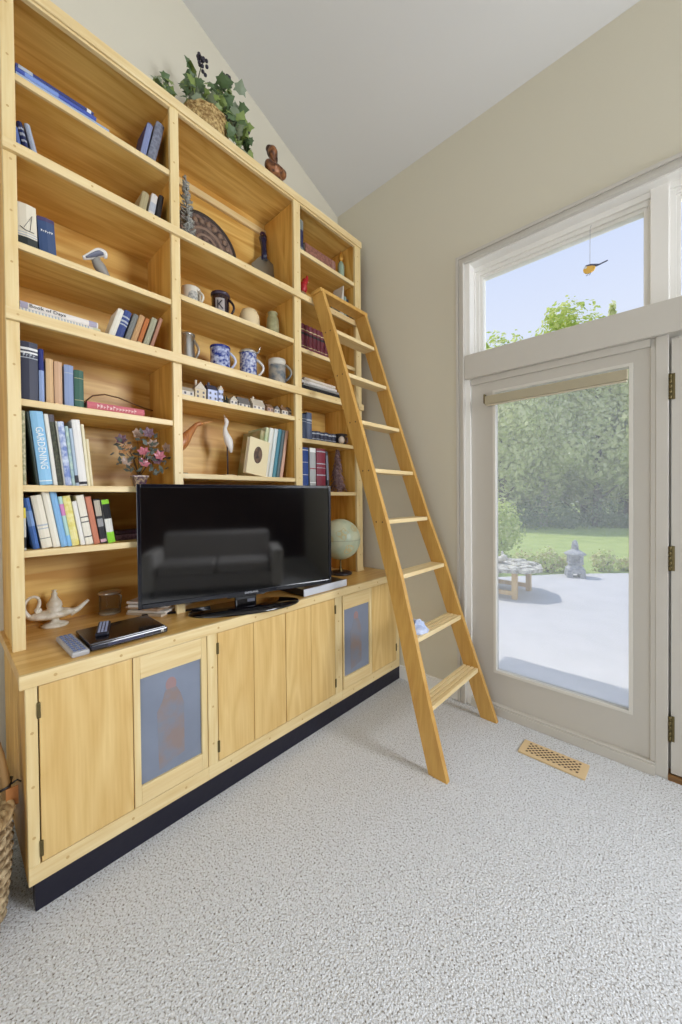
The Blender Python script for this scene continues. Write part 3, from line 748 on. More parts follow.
# middle bay low shelf: leaning row
GM = 'leaning picture books in the middle bay'
t = thing('book', 'cream picture book with an oval dark photograph on its cover, before the leaning row', 'book', (.300, -1.135, 1.5005), (R(-9.5), 0, R(3)), GM); ORG[t.name] = Vector()
t.location.z = 1.5005 + .14 * math.sin(R(9.5))
mb = MB().box(0, .003, 0, .145, 0, .220, .001).box(-.028, -.025, 0, .145, 0, .220, .001).box(-.028, .003, .145, .148, 0, .220, .001)
build('cover', mb, mat('cream_cover', (228, 214, 172), .5), t, local=True)
build('pages', MB().box(-.025, 0, .004, .145, .003, .217), PAGES, t, local=True)
mb = MB(); mb.prism([(.070 + .031 * math.cos(k * math.pi / 12), .122 + .052 * math.sin(k * math.pi / 12)) for k in range(24)], .003, .0036, MX_FRONT)
build('cover_photograph', mb, mat('oval_photo', (52, 36, 28), .5, rgb2=(110, 84, 62), vscale=26), t, local=True, label='dark oval photograph')
rowsm = [('tan and green book directly behind the oval-portrait book', -1.045, .030, .292, (150, 150, 100), (186, 170, 130)),
 ('pale green picture book in the leaning row', -1.011, .028, .318, (170, 186, 140), (208, 206, 170)),
 ('white picture book beside the pale green one', -.979, .032, .318, (226, 226, 216), None),
 ('second white picture book before the teal one', -.943, .028, .318, (214, 222, 218), None),
 ('teal picture book in the leaning row', -.911, .026, .320, (70, 132, 148), None),
 ('dark grey-green picture book between teal and pink', -.881, .024, .318, (84, 102, 104), None),
 ('rose pink picture book leaning at the end of the row', -.853, .024, .318, (206, 164, 140), None)]
for lb, y, th, h, c, c2 in rowsm: book(lb, y, 1.50, th, h, -10, .262, c, GM, .2, rgb2=c2, vscale=14)
# right bay
book('navy and grey book standing alone on the top shelf beside the post', -.702, 3.005, .041, .232, 0, .30, (40, 40, 78), 'books in the bay behind the ladder', .14, bands=[(.0, .22, mat('greyg', (130, 136, 130), .6)), (.72, 1, mat('greyg', (130, 136, 130), .6))])
flat_book('worn brown book lying flat on the top shelf of the ladder bay', -.650, 3.005, .100, .295, .305, (118, 74, 62), 'books in the bay behind the ladder', .18, bands=[(.88, .96, mat('brown2', (150, 110, 96), .6))], rgb2=(150, 100, 84))
GMA = 'maroon set of volumes behind the ladder'
places = ['first maroon volume of the set, nearest the middle bay', 'second maroon volume of the set from the middle bay', 'third maroon volume of the set from the middle bay', 'fourth maroon volume of the set from the middle bay', 'fifth maroon volume of the set from the middle bay', 'sixth maroon volume of the set, half behind the ladder rail', 'seventh maroon volume of the set, behind the ladder rail']
for k in range(7):
    book(places[k], -.690 + .0375 * k, 2.36, .0355, .188, 0, .30, (104, 34, 48), GMA, .13, bands=[(.78, .81, GOLD), (.62, .70, BLK), (.2, .22, GOLD)])
GS = 'flat books stacked behind the ladder'
for k, (lb, c, th, y0, h, rz) in enumerate([('lowest flat white book in the stack behind the ladder', (220, 218, 212), .022, -.690, .37, 0), ('flat black book second from the bottom of the stack behind the ladder', (40, 42, 46), .022, -.715, .39, 0),
    ('flat grey book in the middle of the stack behind the ladder', (170, 172, 170), .016, -.690, .36, 0), ('flat white book second from the top of the stack behind the ladder', (236, 232, 226), .020, -.700, .34, 0), ('topmost flat cream book of the stack behind the ladder', (226, 216, 200), .018, -.680, .30, 0)]):
    flat_book(lb, y0, 2.085 + (0, .0224, .0448, .0612, .0816)[k], th, h, .318 - .006 * (k % 2), c, GS, .2)
GB = 'books on the fifth shelf behind the ladder'
book('slate blue book beside the post on the fifth shelf of the ladder bay', -.695, 1.765, .046, .174, 0, .30, (66, 80, 108), GB, .13, bands=[(.7, .72, SIL), (.8, .82, SIL)])
book('grey-blue book between the slate blue one and the small dark volumes', -.647, 1.765, .047, .190, 0, .30, (84, 96, 122), GB, .13, bands=[(.62, .64, SIL), (.7, .76, SIL)])
GT = 'small dark volumes behind the ladder'
for k, lb in enumerate(['first small navy volume after the grey-blue book', 'second small navy volume in the low row', 'third small navy volume in the low row', 'fourth small navy volume in the low row', 'fifth small navy volume in the low row', 'last small navy volume, beside the character mug']):
    book(lb, -.588 + .0405 * k, 1.765, .038, .072 + .004 * (k % 2), 0, .29, (30, 36, 62), GT, .06, bands=[(.72, .84, SIL), (.25, .3, SIL)])
GBB = 'tall bound volumes above the television'
book('royal blue bound volume with white bands', -.709, 1.411, .059, .300, 0, .315, (44, 78, 150), GBB, .2, bands=[(.93, .95, WHT), (.66, .67, WHT), (.38, .39, WHT), (.1, .11, WHT)])
book('silver grey bound volume between the blue and maroon ones', -.636, 1.411, .055, .302, 0, .315, (168, 170, 168), GBB, .2, bands=[(.9, 1, WHT), (.52, .54, RED), (.2, .22, WHT)])
book('maroon bound volume with silver bands', -.572, 1.411, .086, .304, 0, .315, (122, 36, 54), GBB, .2, bands=[(.92, .94, SIL), (.64, .66, SIL), (.55, .56, SIL), (.38, .40, SIL), (.12, .14, SIL)])
book('thin dark book leaning on the maroon volume', -.462, 1.411, .022, .290, 3.2, .31, (48, 50, 60), GBB, .2, bands=[(.3, .9, mat('grey_strip', (110, 116, 126), .6))])
GR = 'books on the second shelf behind the ladder'
for k, (lb, c) in enumerate([('teal black book behind the ladder top', (46, 62, 66)), ('pale sage book behind the ladder top', (150, 170, 156)), ('dark slate book at the end behind the ladder top', (52, 60, 72))]):
    book(lb, -.268 + .026 * k, 2.70, .024, .215 - .012 * k, 0, .29, c, GR, .12)

# ================================================================== ORNAMENTS
def rev(prof): return prof
# --- mugs
def mug(name, label, cat, y, z, r, h, bodym, ang=43, hs=1.0, x=.2, group=None, taper=1.0, lid=None, handle=True, hm=None):
    t = thing(name, label, cat, (x, y, z), (0, 0, R(ang)), group); ORG[t.name] = Vector()
    ra = r * taper
    build('cup', MB().lathe([(0, .0005), (r * .94, .0005), (r, .004), (r, .012), (ra, h - .004), (ra - .002, h), (ra - .006, h - .002), (r - .007, .01), (0, .008)], seg=28), bodym, t, local=True)
    if handle:
        pts = [(ra * .96 + .036 * hs * math.sin(k * math.pi / 8), 0, h * (.82 - .62 * k / 8)) for k in range(9)]
        pts = [(r * .93, 0, h * .82)] + pts[1:-1] + [(r * .93, 0, h * .2)]
        build('handle', MB().tube(pts, .0065, 8, flat=1.3), hm or bodym, t, local=True)
    return t
CREAM = mat('glazed_cream', (230, 224, 208), .25, coat=.3)
t = mug('mug', 'white mug with a grey emblem, first on the mug shelf', 'mug', -1.402, 2.395, .052, .128, CREAM, 20)
def on_cyl(mb, r, prof, rot, mi=0):
    """flat outline (arc length, z) wrapped on a cylinder, centred at angle rot"""
    vs = [mb.bm.verts.new((r * math.cos(rot + a / r), r * math.sin(rot + a / r), z)) for a, z in prof]
    f = mb.bm.faces.new(vs); f.material_index = mi
def patch(mb, r, a0, a1, z0, z1, rot, mi=0, n=8, oval=False, thick=.0006):
    for i in range(n):
        s0 = a0 + (a1 - a0) * i / n; s1 = a0 + (a1 - a0) * (i + 1) / n
        def zz(s):
            if not oval: return z0, z1
            k = math.sqrt(max(0, 1 - (2 * (s - a0) / (a1 - a0) - 1) ** 2)); c = (z0 + z1) / 2; hh = (z1 - z0) / 2
            return c - hh * k, c + hh * k
        p0, p1 = zz(s0), zz(s1)
        P = lambda s, z: (r * math.cos(rot + s / r), r * math.sin(rot + s / r), z)
        pts = [P(s0, p0[0]), P(s1, p1[0]), P(s1, p1[1]), P(s0, p0[1])]
        uniq = []
        for q_ in pts:
            if not any((Vector(q_) - Vector(u)).length < 1e-5 for u in uniq): uniq.append(q_)
        if len(uniq) > 2: mb.face(uniq, mi)
mb = MB(); patch(mb, .0530, -.032, .032, .030, .098, R(-30), oval=True, n=12)
build('emblem', mb, mat('emblem_grey', (150, 152, 146), .5, rgb2=(206, 204, 194), vscale=90), t, local=True, recalc=False)
DKM = mat('dark_glaze', (44, 34, 40), .25, coat=.3)
t = mug('tankard', 'dark brown tankard with a pale panel lettered K', 'mug', -1.226, 2.395, .050, .168, DKM, 40, hs=.9)
build('rim_band', MB().lathe([(.0502, .150), (.054, .154), (.054, .164), (.0502, .169)], seg=28), mat('dark_rim', (60, 48, 66), .3), t, local=True)
mb = MB(); patch(mb, .0508, -.026, .026, .045, .125, R(-72))
build('pale_panel', mb, mat('panel_grey', (168, 160, 156), .4), t, local=True, recalc=False)
text('monogram', 'K', .070, mat('k_ink', (40, 34, 38), .5), Matrix.Rotation(R(-72), 4, 'Z') @ Matrix.Translation((.0516, 0, .085)) @ MX_FRONT, t, width=.034)
solo('bowl', MB().lathe([(0, 0), (.034, 0), (.056, .010), (.063, .060), (.060, .110), (.046, .140), (.030, .150), (0, .153)], (.2, -1.030, 2.3955), 26), mat('cream_stone', (226, 206, 164), .5), 'rounded cream pot beside the dark tankard', 'pot', (.2, -1.030, 2.3955))
solo('vase', MB().lathe([(0, 0), (.034, 0), (.040, .02), (.042, .09), (.038, .15), (.028, .175), (.033, .192), (.030, .195), (.024, .175), (0, .16)], (.2, -.850, 2.3955), 24), mat('sage_glaze', (168, 164, 124), .35, rgb2=(140, 138, 100), vscale=30), 'small mottled sage green vase at the end of the mug shelf', 'vase', (.2, -.850, 2.3955))
PEW = mat('pewter', (186, 184, 180), .28, .9)
t = mug('tankard', 'slender pewter tankard at the post end of the stein shelf', 'mug', -1.428, 2.085, .042, .182, PEW, 38, taper=.86, hs=.85)
build('rim_band', MB().lathe([(.0362, .170), (.041, .174), (.041, .182), (.0362, .184)], seg=28), PEW, t, local=True)
BW = mat('blue_white_glaze', (196, 206, 232), .25, rgb2=(40, 58, 140), vscale=46, coat=.3)
BW2 = mat('blue_white_stein', (206, 212, 226), .25, rgb2=(58, 76, 150), vscale=60, coat=.3)
t = mug('mug', 'squat deep blue and white patterned mug', 'mug', -1.232, 2.085, .056, .168, BW, 40, hs=1.05, hm=mat('pale_blue_glaze', (206, 214, 236), .25))
build('rim_band', MB().lathe([(.0562, .155), (.058, .158), (.058, .166), (.0562, .169)], seg=28), mat('deep_blue_glaze', (44, 58, 134), .25), t, local=True)
t = mug('stein', 'blue and white beer stein with a domed lid', 'stein', -1.042, 2.085, .052, .182, BW2, 42, hs=1.25, hm=mat('white_glaze', (224, 224, 220), .25))
build('lid', MB().lathe([(.053, .182), (.056, .186), (.050, .196), (.030, .208), (.008, .213), (0, .214)], seg=28), mat('lid_pewter', (196, 194, 184), .3, .5), t, local=True)
build('thumb_rest', MB().tube([(.052, 0, .186), (.066, 0, .192), (.070, 0, .214), (.080, 0, .226)], [.006, .005, .005, .003], 8), PEW, t, local=True)
t = mug('mug', 'grey mug painted with a misty blue landscape', 'mug', -.872, 2.085, .054, .172, mat('landscape_glaze', (160, 152, 138), .35, rgb2=(92, 102, 110), vscale=22), 40, hs=1.1, x=.27)
build('rim_band', MB().lathe([(.0542, .132), (.0546, .132), (.0546, .170), (.0542, .170)], seg=28), mat('misty_white', (206, 200, 186), .35), t, local=True)
mb = MB(); mb.ball((.26, -.962, 2.1075), (.020, .030, .022), 18, 12)
solo('seashell', mb, mat('shell_cream', (226, 200, 160), .4, rgb2=(206, 172, 126), vscale=60), 'small cream seashell beside the painted grey mug', 'seashell', (.26, -.962, 2.0855))

# --- little houses
HG = 'miniature houses on the narrow shelf'
def house(label, y0, y1, h, wall, roof, x=.27, d=.05, gable_front=False, roof_h=.4, chimney=False):
    z = 1.8975; yc = (y0 + y1) / 2
    t = thing('miniature_house', label, 'miniature house', (x, yc, z), None, HG)
    hb = h * (1 - roof_h)
    build('house_walls', MB().box(x - d / 2, x + d / 2, y0 + .002, y1 - .002, z, z + hb, .001), wall, t)
    if gable_front:
        Mg = Matrix(((0, 0, 1, 0), (1, 0, 0, 0), (0, 1, 0, 0), (0, 0, 0, 1)))
        mb = MB().prism([(y0 - .001, z + hb), (y1 + .001, z + hb), (yc, z + h)], x - d / 2 - .002, x + d / 2 + .002, Mg)
    else:
        Mg = Matrix(((1, 0, 0, 0), (0, 0, 1, 0), (0, 1, 0, 0), (0, 0, 0, 1)))
        mb = MB().prism([(x - d / 2 - .003, z + hb), (x + d / 2 + .003, z + hb), (x, z + h)], y0, y1, Mg)
    if chimney: mb.box(x - .005, x + .005, y0 + .012, y0 + .022, z + hb, z + h + .012)
    build('house_roof', mb, roof, t)
    n = max(2, int((y1 - y0) / .026))
    for k in range(n):
        c = y0 + (k + .5) * (y1 - y0) / n
        for zc in ((hb * .68,) if hb < .045 else (hb * .72, hb * .34)):
            build('house_window', MB().box(x + d / 2, x + d / 2 + .0008, c - .005, c + .005, z + zc - .006, z + zc + .006), mat('tiny_window', (92, 92, 100), .5), t)
    return t
W1 = mat('bisque_white', (226, 218, 204), .5); W2 = mat('bisque_cream', (214, 196, 160), .5); W3 = mat('bisque_blue', (190, 200, 232), .4)
RF1 = mat('roof_grey', (120, 118, 116), .6); RF2 = mat('roof_slate', (66, 68, 88), .6); RF3 = mat('roof_cream', (206, 196, 176), .6); RF4 = mat('roof_brown', (150, 120, 92), .6)
house('long low white miniature house against the post', -1.536, -1.437, .060, W1, RF3)
house('cream miniature house with a pointed gable front', -1.434, -1.370, .098, W2, RF3, gable_front=True, chimney=True)
house('tall blue and white miniature house with a slate roof', -1.362, -1.302, .100, W3, RF2, roof_h=.3, chimney=True)
house('slim blue and white miniature house joined in the tall pair', -1.300, -1.268, .104, W3, RF3, roof_h=.25, gable_front=True)
house('small white miniature chapel among tiny trees', -1.226, -1.178, .062, W1, RF3, gable_front=True)
house('miniature barn with a wide grey roof', -1.172, -1.092, .070, W1, RF1, roof_h=.6)
house('cream miniature cottage with a steep pale roof', -1.076, -.988, .078, W1, RF3, roof_h=.55, chimney=True)
house('small reddish miniature shop beyond the cottage', -.970, -.924, .064, mat('bisque_pink', (196, 160, 140), .5), RF4)
house('tiny white miniature house third from the end', -.917, -.873, .060, W1, RF1, gable_front=True)
house('tiny miniature house with a tall chimney second from the end', -.856, -.806, .066, W1, RF4, chimney=True)
house('last white miniature house at the end of the narrow shelf', -.800, -.786 + .01, .072, W1, RF1, d=.045)
def mini_tree(label, y):
    t = thing('miniature_tree', label, 'miniature tree', (.275, y, 1.8975), None, 'miniature trees on the narrow shelf')
    build('tree_trunk', MB().lathe([(0, 0), (.003, 0), (.003, .012), (0, .012)], (.275, y, 1.8975), 8), RF4, t)
    build('tree_crown', MB().lathe([(0, .010), (.011, .010), (.006, .026), (.009, .026), (.004, .042), (.006, .042), (0, .062)], (.275, y, 1.8975), 10), mat('tiny_tree', (60, 66, 60), .8), t)
mini_tree('tiny dark fir model beside the blue and white house', -1.253)
mini_tree('tiny dark fir model behind the white chapel', -1.237)

# --- carved plate, sprig, scoop
t = thing('carved_plate', 'large dark carved round plate leaning on the back of the middle bay', 'plate', (.090, -1.235, 2.7005), (0, R(-8), 0)); ORG[t.name] = Vector()
pr = .205
Mp = Matrix(((0, 0, 1, 0), (1, 0, 0, 0), (0, 1, 0, 0), (0, 0, 0, 1)))
Mp = Matrix.Translation((0, 0, pr + .004)) @ Mp
CARV = mat('carved_bronze', (134, 112, 100), .5, .1, rgb2=(74, 60, 56), vscale=34, bump=.6, bscale=50)
def plate_ring(r0, r1, h0, h1):
    return MB().lathe([(r0, h0), (r0 + .004, h1), (r1 - .004, h1), (r1, h0)], seg=56, M=Mp)
build('plate_disc', MB().lathe([(0, -.006), (pr - .01, -.006), (pr, .0), (pr, .006), (pr - .014, .004), (.10, .001), (0, .001)], seg=56, M=Mp), CARV, t, local=True)
build('carved_rim', plate_ring(pr - .022, pr - .002, .002, .010), mat('carved_dark', (58, 48, 46), .5, .2, bump=.5, bscale=90), t, local=True)
mb = MB().lathe([(.096, .002), (.100, .008), (.110, .008), (.114, .002)], seg=56, M=Mp).lathe([(.055, .002), (.059, .008), (.066, .008), (.070, .002)], seg=40, M=Mp)
for k in range(22):
    a = 2 * math.pi * k / 22
    mb.ball(Mp @ Vector((.148 * math.cos(a), .148 * math.sin(a), .004)), (.008, .017, .017), 8, 6)
build('carved_relief', mb, mat('carved_pale', (150, 126, 108), .5, .2, bump=.4, bscale=80), t, local=True)
t = None
def sprig(name, label, cat, loc, h, r, n, m_, droop, tip=.25, seed=1):
    rnd = random.Random(seed)
    t = thing(name, label, cat, loc)
    x, y, z = loc
    build('stem', MB().tube([(x, y, z), (x + .002, y + .004, z + h * .5), (x, y, z + h * .98)], [.007, .004, .0015], 6), m_, t)
    mb = MB()
    for k in range(n):
        f = k / n; zz = z + h * (.08 + .88 * f); rr = r * (1 - f * (1 - tip)) * rnd.uniform(.75, 1.1)
        a = rnd.uniform(0, 6.28); dx, dy = math.cos(a), math.sin(a)
        p0 = Vector((x, y, zz)); p1 = p0 + Vector((dx * rr * .55, dy * rr * .55, rr * .18)); p2 = p0 + Vector((dx * rr, dy * rr, -droop * rr))
        mb.tube([p0, p1, p2], [.003, .0045, .0012], 5)
        for s_ in (.45, .75):
            q_ = p1.lerp(p2, s_)
            for sg in (-1, 1):
                mb.tube([q_, q_ + Vector((-dy * sg * rr * .28, dx * sg * rr * .28, -rr * .12))], [.0028, .001], 4)
    build('needles', mb, m_, t)
    return t
sprig('dried_sprig', 'grey-green dried sprig standing in front of the carved plate', 'sprig', (.24, -1.44, 2.7005), .400, .054, 150, mat('dry_sage', (184, 186, 178), .9, rgb2=(140, 140, 136), vscale=60), -.5, .3, 3)
sprig('feather_tree', 'dusty mauve feather tree above the globe', 'ornament', (.22, -.262, 1.4115), .345, .072, 190, mat('dusty_mauve', (160, 132, 130), .8, rgb2=(126, 98, 96), vscale=60), .45, .2, 5)
t = thing('crumb_scoop', 'grey metal scoop with a dark blue handle leaning upright in the middle bay', 'scoop', (.125, -.845, 2.7005), (0, R(-7), R(-14))); ORG[t.name] = Vector()
Ms = Matrix(((0, 0, 1, 0), (1, 0, 0, 0), (0, 1, 0, 0), (0, 0, 0, 1)))
mb = MB().prism([(-.070, .0), (.070, .0), (.088, .20), (.086, .262), (.022, .310), (-.024, .310), (-.090, .235), (-.090, .18)], 0, .006, Ms)
mb.box(0, .022, -.086, -.080, .02, .21, .002).box(0, .022, .080, .086, .02, .23, .002)
build('scoop_blade', mb, mat('scoop_metal', (136, 128, 110), .35, .6), t, local=True)
build('handle', MB().tube([(.006, 0, .285), (.012, 0, .33), (.012, 0, .38), (.010, 0, .43), (.008, 0, .452)], [.024, .022, .020, .026, .030], 14, flat=.7), mat('blue_handle', (26, 28, 62), .25, coat=.3), t, local=True)
build('hanging_ring', MB().lathe([(.010, -.006), (.020, -.006), (.020, .006), (.010, .006), (.010, -.006)], M=Matrix.Translation((.010, 0, .470)) @ Matrix.Rotation(R(90), 4, 'Y'), seg=18), mat('ring_purple', (70, 40, 60), .3), t, local=True)

# --- wooden bird and white heron
def lerp_path(pts, rad, n=6):
    P, Q = [], []
    for (a, b), (ra, rb) in zip(zip(pts, pts[1:]), zip(rad, rad[1:])):
        for k in range(n):
            f = k / n; P.append(Vector(a).lerp(Vector(b), f)); Q.append(ra + (rb - ra) * f)
    P.append(Vector(pts[-1])); Q.append(rad[-1])
    for _ in range(3):
        P = [P[0]] + [(P[i - 1] + P[i] * 2 + P[i + 1]) / 4 for i in range(1, len(P) - 1)] + [P[-1]]
        Q = [Q[0]] + [(Q[i - 1] + Q[i] * 2 + Q[i + 1]) / 4 for i in range(1, len(Q) - 1)] + [Q[-1]]
    return P, Q
t = thing('wooden_shorebird', 'reddish wooden shorebird figure stretching its beak towards the heron', 'figurine', (.2, -1.475, 1.5005))
P, Q = lerp_path([(.2, -1.535, 1.600), (.2, -1.500, 1.632), (.2, -1.462, 1.680), (.2, -1.420, 1.735), (.2, -1.385, 1.782), (.2, -1.362, 1.792), (.2, -1.348, 1.793)], [.012, .028, .036, .020, .011, .014, .008])
build('bird_body', MB().tube(P, Q, 14), wood('carved_cherry', (206, 142, 84), (164, 98, 50), 'z', .35, 3), t)
build('beak', MB().tube([(.2, -1.352, 1.793), (.2, -1.316, 1.806), (.2, -1.285, 1.816)], [.009, .005, .001], 8), mat('beak_tan', (206, 150, 90), .4), t)
build('perch', MB().tube([(.2, -1.482, 1.65), (.2, -1.480, 1.51)], .0035, 8).box(.17, .23, -1.512, -1.446, 1.5005, 1.512, .002), mat('perch_dark', (70, 50, 40), .5), t)
t = thing('heron_figure', 'slender white heron figure on a dark rod and pale base', 'figurine', (.2, -1.19, 1.5005))
P, Q = lerp_path([(.2, -1.168, 1.646), (.2, -1.176, 1.680), (.2, -1.186, 1.716), (.2, -1.203, 1.752), (.2, -1.208, 1.785), (.2, -1.196, 1.815), (.2, -1.197, 1.832), (.2, -1.206, 1.846)], [.006, .020, .026, .018, .011, .011, .013, .007])
build('bird_body', MB().tube(P, Q, 14), mat('heron_white', (230, 226, 220), .4), t)
build('beak', MB().tube([(.2, -1.204, 1.843), (.2, -1.214, 1.868)], [.006, .001], 8), mat('heron_beak', (216, 200, 180), .4), t)
build('rod', MB().tube([(.2, -1.193, 1.690), (.2, -1.193, 1.51)], .0048, 8), mat('rod_dark', (64, 50, 50), .4), t)
build('base', MB().box(.165, .235, -1.222, -1.162, 1.5005, 1.512, .003), mat('base_pale', (212, 196, 160), .5), t)

# --- gull figure (left bay), red bird, toby jug, bottle, tent card
t = thing('gull_figurine', 'grey and white gull figurine with a raised swooping wing on the third shelf', 'figurine', (.24, -1.86, 2.3505))
P, Q = lerp_path([(.24, -1.815, 2.395), (.24, -1.845, 2.425), (.24, -1.862, 2.45), (.24, -1.858, 2.475)], [.012, .026, .020, .012])
build('bird_body', MB().tube(P, Q, 12), mat('gull_grey', (150, 146, 138), .5), t)
P, Q = lerp_path([(.255, -1.915, 2.432), (.255, -1.885, 2.455), (.255, -1.855, 2.485), (.255, -1.832, 2.490), (.255, -1.826, 2.470)], [.008, .016, .020, .016, .006])
build('wing', MB().tube(P, Q, 12, flat=.5), mat('gull_white', (226, 222, 214), .5), t)
P, Q = lerp_path([(.263, -1.905, 2.437), (.263, -1.880, 2.458), (.263, -1.853, 2.480), (.263, -1.838, 2.482)], [.004, .010, .012, .006])
build('wing_stripe', MB().tube(P, Q, 10, flat=.5), mat('gull_slate', (104, 108, 126), .5), t)
build('base', MB().lathe([(0, 0), (.032, 0), (.030, .010), (.014, .03), (.012, .06), (0, .06)], (.24, -1.838, 2.3505), 18), mat('gull_base', (170, 150, 120), .6), t)
t = thing('red_bird_ornament', 'bright red bird ornament perched on a tan stone behind the ladder top', 'figurine', (.27, -.64, 2.7005))
build('stone', MB().ball((.27, -.655, 2.742), (.035, .045, .042), 16, 10), mat('tan_stone', (176, 140, 100), .8, var=.3, vscale=50), t)
blob('bird_body', [((.27, -.640, 2.815), (.026, .030, .042)), ((.27, -.625, 2.858), (.020, .022, .026)), ((.27, -.605, 2.890), (.008, .012, .024))], .005, mat('cardinal_red', (176, 30, 36), .4), t)
build('beak', MB().lathe([(.008, 0), (0, .022)], M=Matrix.Translation((.272, -.608, 2.862)) @ Matrix.Rotation(R(-70), 4, 'X'), seg=10), mat('beak_orange', (220, 190, 150), .5), t)
mb = MB(); Mt = Matrix(((0, 0, 1, 0), (1, 0, 0, 0), (0, 1, 0, 0), (0, 0, 0, 1)))
mb.prism([(-.335, 2.7005), (-.284, 2.7005), (-.282, 2.952), (-.287, 2.952)], .22, .32, Mt)
solo('tent_card', mb, mat('tent_white', (206, 202, 190), .7), 'pale folded tent card standing beside the books behind the ladder top', 'card', (.27, -.3, 2.7005))
t = thing('glass_bottle', 'small pale green bottle with a gold flame-shaped stopper on the top shelf', 'bottle', (.25, -.235, 3.0055))
build('bottle_body', MB().lathe([(0, 0), (.024, 0), (.026, .01), (.026, .14), (.020, .165), (.011, .172), (.011, .178), (0, .178)], (.25, -.235, 3.0055), 18), mat('pale_green_glass', (150, 170, 148), .25, coat=.4), t)
build('stopper', MB().lathe([(.011, .178), (.020, .190), (.024, .205), (.014, .235), (0, .262)], (.25, -.235, 3.0055), 14), mat('stopper_gold', (190, 140, 60), .35, .5), t)
t = thing('character_mug', 'black and white face-shaped mug on the fifth shelf behind the ladder', 'mug', (.26, -.275, 1.7655))
build('cup', MB().lathe([(0, 0), (.032, 0), (.042, .02), (.046, .05), (.042, .078), (.040, .084), (.036, .080), (.036, .02), (0, .01)], (.26, -.275, 1.7655), 22), mat('toby_black', (38, 32, 34), .3), t)
build('face', MB().ball((.292, -.292, 1.7655 + .038), (.022, .026, .030), 14, 10), mat('toby_face', (206, 190, 172), .4), t)
build('handle', MB().tube([(.270, -.232, 1.835), (.275, -.212, 1.83), (.276, -.208, 1.80), (.270, -.232, 1.785)], .007, 8), mat('toby_handle', (120, 90, 76), .4), t)
build('hat_brim', MB().lathe([(.040, .076), (.058, .078), (.058, .084), (.040, .088)], (.26, -.275, 1.7655), 22), mat('toby_black', (38, 32, 34), .3), t)

# --- jewelled flower pot
t = thing('jewel_flower_pot', 'small pot of jewelled wire flowers standing behind the television corner', 'ornament', (.25, -1.70, 1.4305))
POTM = mat('cloisonne', (226, 212, 190), .3, rgb2=(92, 70, 110), vscale=70)
build('pot', MB().lathe([(0, 0), (.026, 0), (.040, .046), (.045, .048), (.045, .056), (.036, .056), (.030, .045), (0, .045)], (.25, -1.698, 1.4305), 4, M=rotz(45, (.25, -1.698, 0))), POTM, t)
rnd = random.Random(4)
FC = [mat('petal_plum', (112, 84, 96), .3), mat('petal_amber', (190, 140, 92), .3), mat('petal_rose', (184, 108, 120), .3), mat('petal_cream', (186, 160, 142), .3)]
LEAFT = mat('teal_leaf', (98, 106, 98), .3); WIRE = mat('wire_bronze', (96, 74, 52), .4, .5)
st = MB(); lf = MB()
flow = [(-1.768, 1.655, 0), (-1.700, 1.690, 3), (-1.765, 1.605, 1), (-1.735, 1.615, 1), (-1.690, 1.598, 2), (-1.655, 1.590, 1), (-1.645, 1.640, 3), (-1.618, 1.585, 2), (-1.752, 1.550, 3), (-1.690, 1.545, 2), (-1.630, 1.560, 0), (-1.670, 1.690, 0), (-1.575, 1.628, 3)]
for i, (y, z, c) in enumerate(flow):
    x = .25 + rnd.uniform(-.04, .05)
    st.tube([(.25, -1.698, 1.48), (.25 + (x - .25) * .5, -1.698 + (y + 1.698) * .4, 1.48 + (z - 1.48) * .6), (x, y, z)], .0016, 5)
    fl = MB()
    nrm = Vector((1, rnd.uniform(-.5, .2), rnd.uniform(.1, .8))).normalized(); a = nrm.orthogonal().normalized(); b = nrm.cross(a)
    for k in range(6):
        th = 2 * math.pi * k / 6; u_ = a * math.cos(th) + b * math.sin(th); s_ = nrm.cross(u_)
        cc = Vector((x, y, z))
        fl.face([cc, cc + u_ * .015 + s_ * .011 + nrm * .003, cc + u_ * .029 + nrm * .010, cc + u_ * .015 - s_ * .011 + nrm * .003])
    fl.ball((x, y, z), .0045, 8, 6)
    build('jewel_flower', fl, FC[c], t, recalc=False)
    for k in range(7):
        pc = Vector((x + rnd.uniform(-.03, .03), y + rnd.uniform(-.035, .035), z - rnd.uniform(.005, .06)))
        d_ = Vector((rnd.uniform(-.4, 1), rnd.uniform(-1, 1), rnd.uniform(-.4, .9))).normalized(); s_ = d_.orthogonal().normalized()
        if pc.z > 1.50: lf.face([pc, pc + d_ * .015 + s_ * .010, pc + d_ * .034, pc + d_ * .015 - s_ * .010])
build('wire_stem', st, WIRE, t)
build('jewel_leaf', lf, LEAFT, t, recalc=False)['kind'] = 'stuff'

# --- wire hoop by the pink book
mb = MB(); mb.tube([(.10, -1.885, 1.835), (.10, -1.85, 1.872), (.10, -1.80, 1.888), (.10, -1.74, 1.884), (.10, -1.68, 1.868), (.10, -1.62, 1.852), (.10, -1.575, 1.845)], .0035, 6)
mb.tube([(.10, -1.885, 1.835), (.10, -1.895, 1.80), (.10, -1.90, 1.7585)], .0035, 6)
solo('bent_cane', mb, mat('cane_brown', (120, 84, 44), .6), 'thin bent cane arching behind the flat pink book', 'cane', (.10, -1.74, 1.7585))

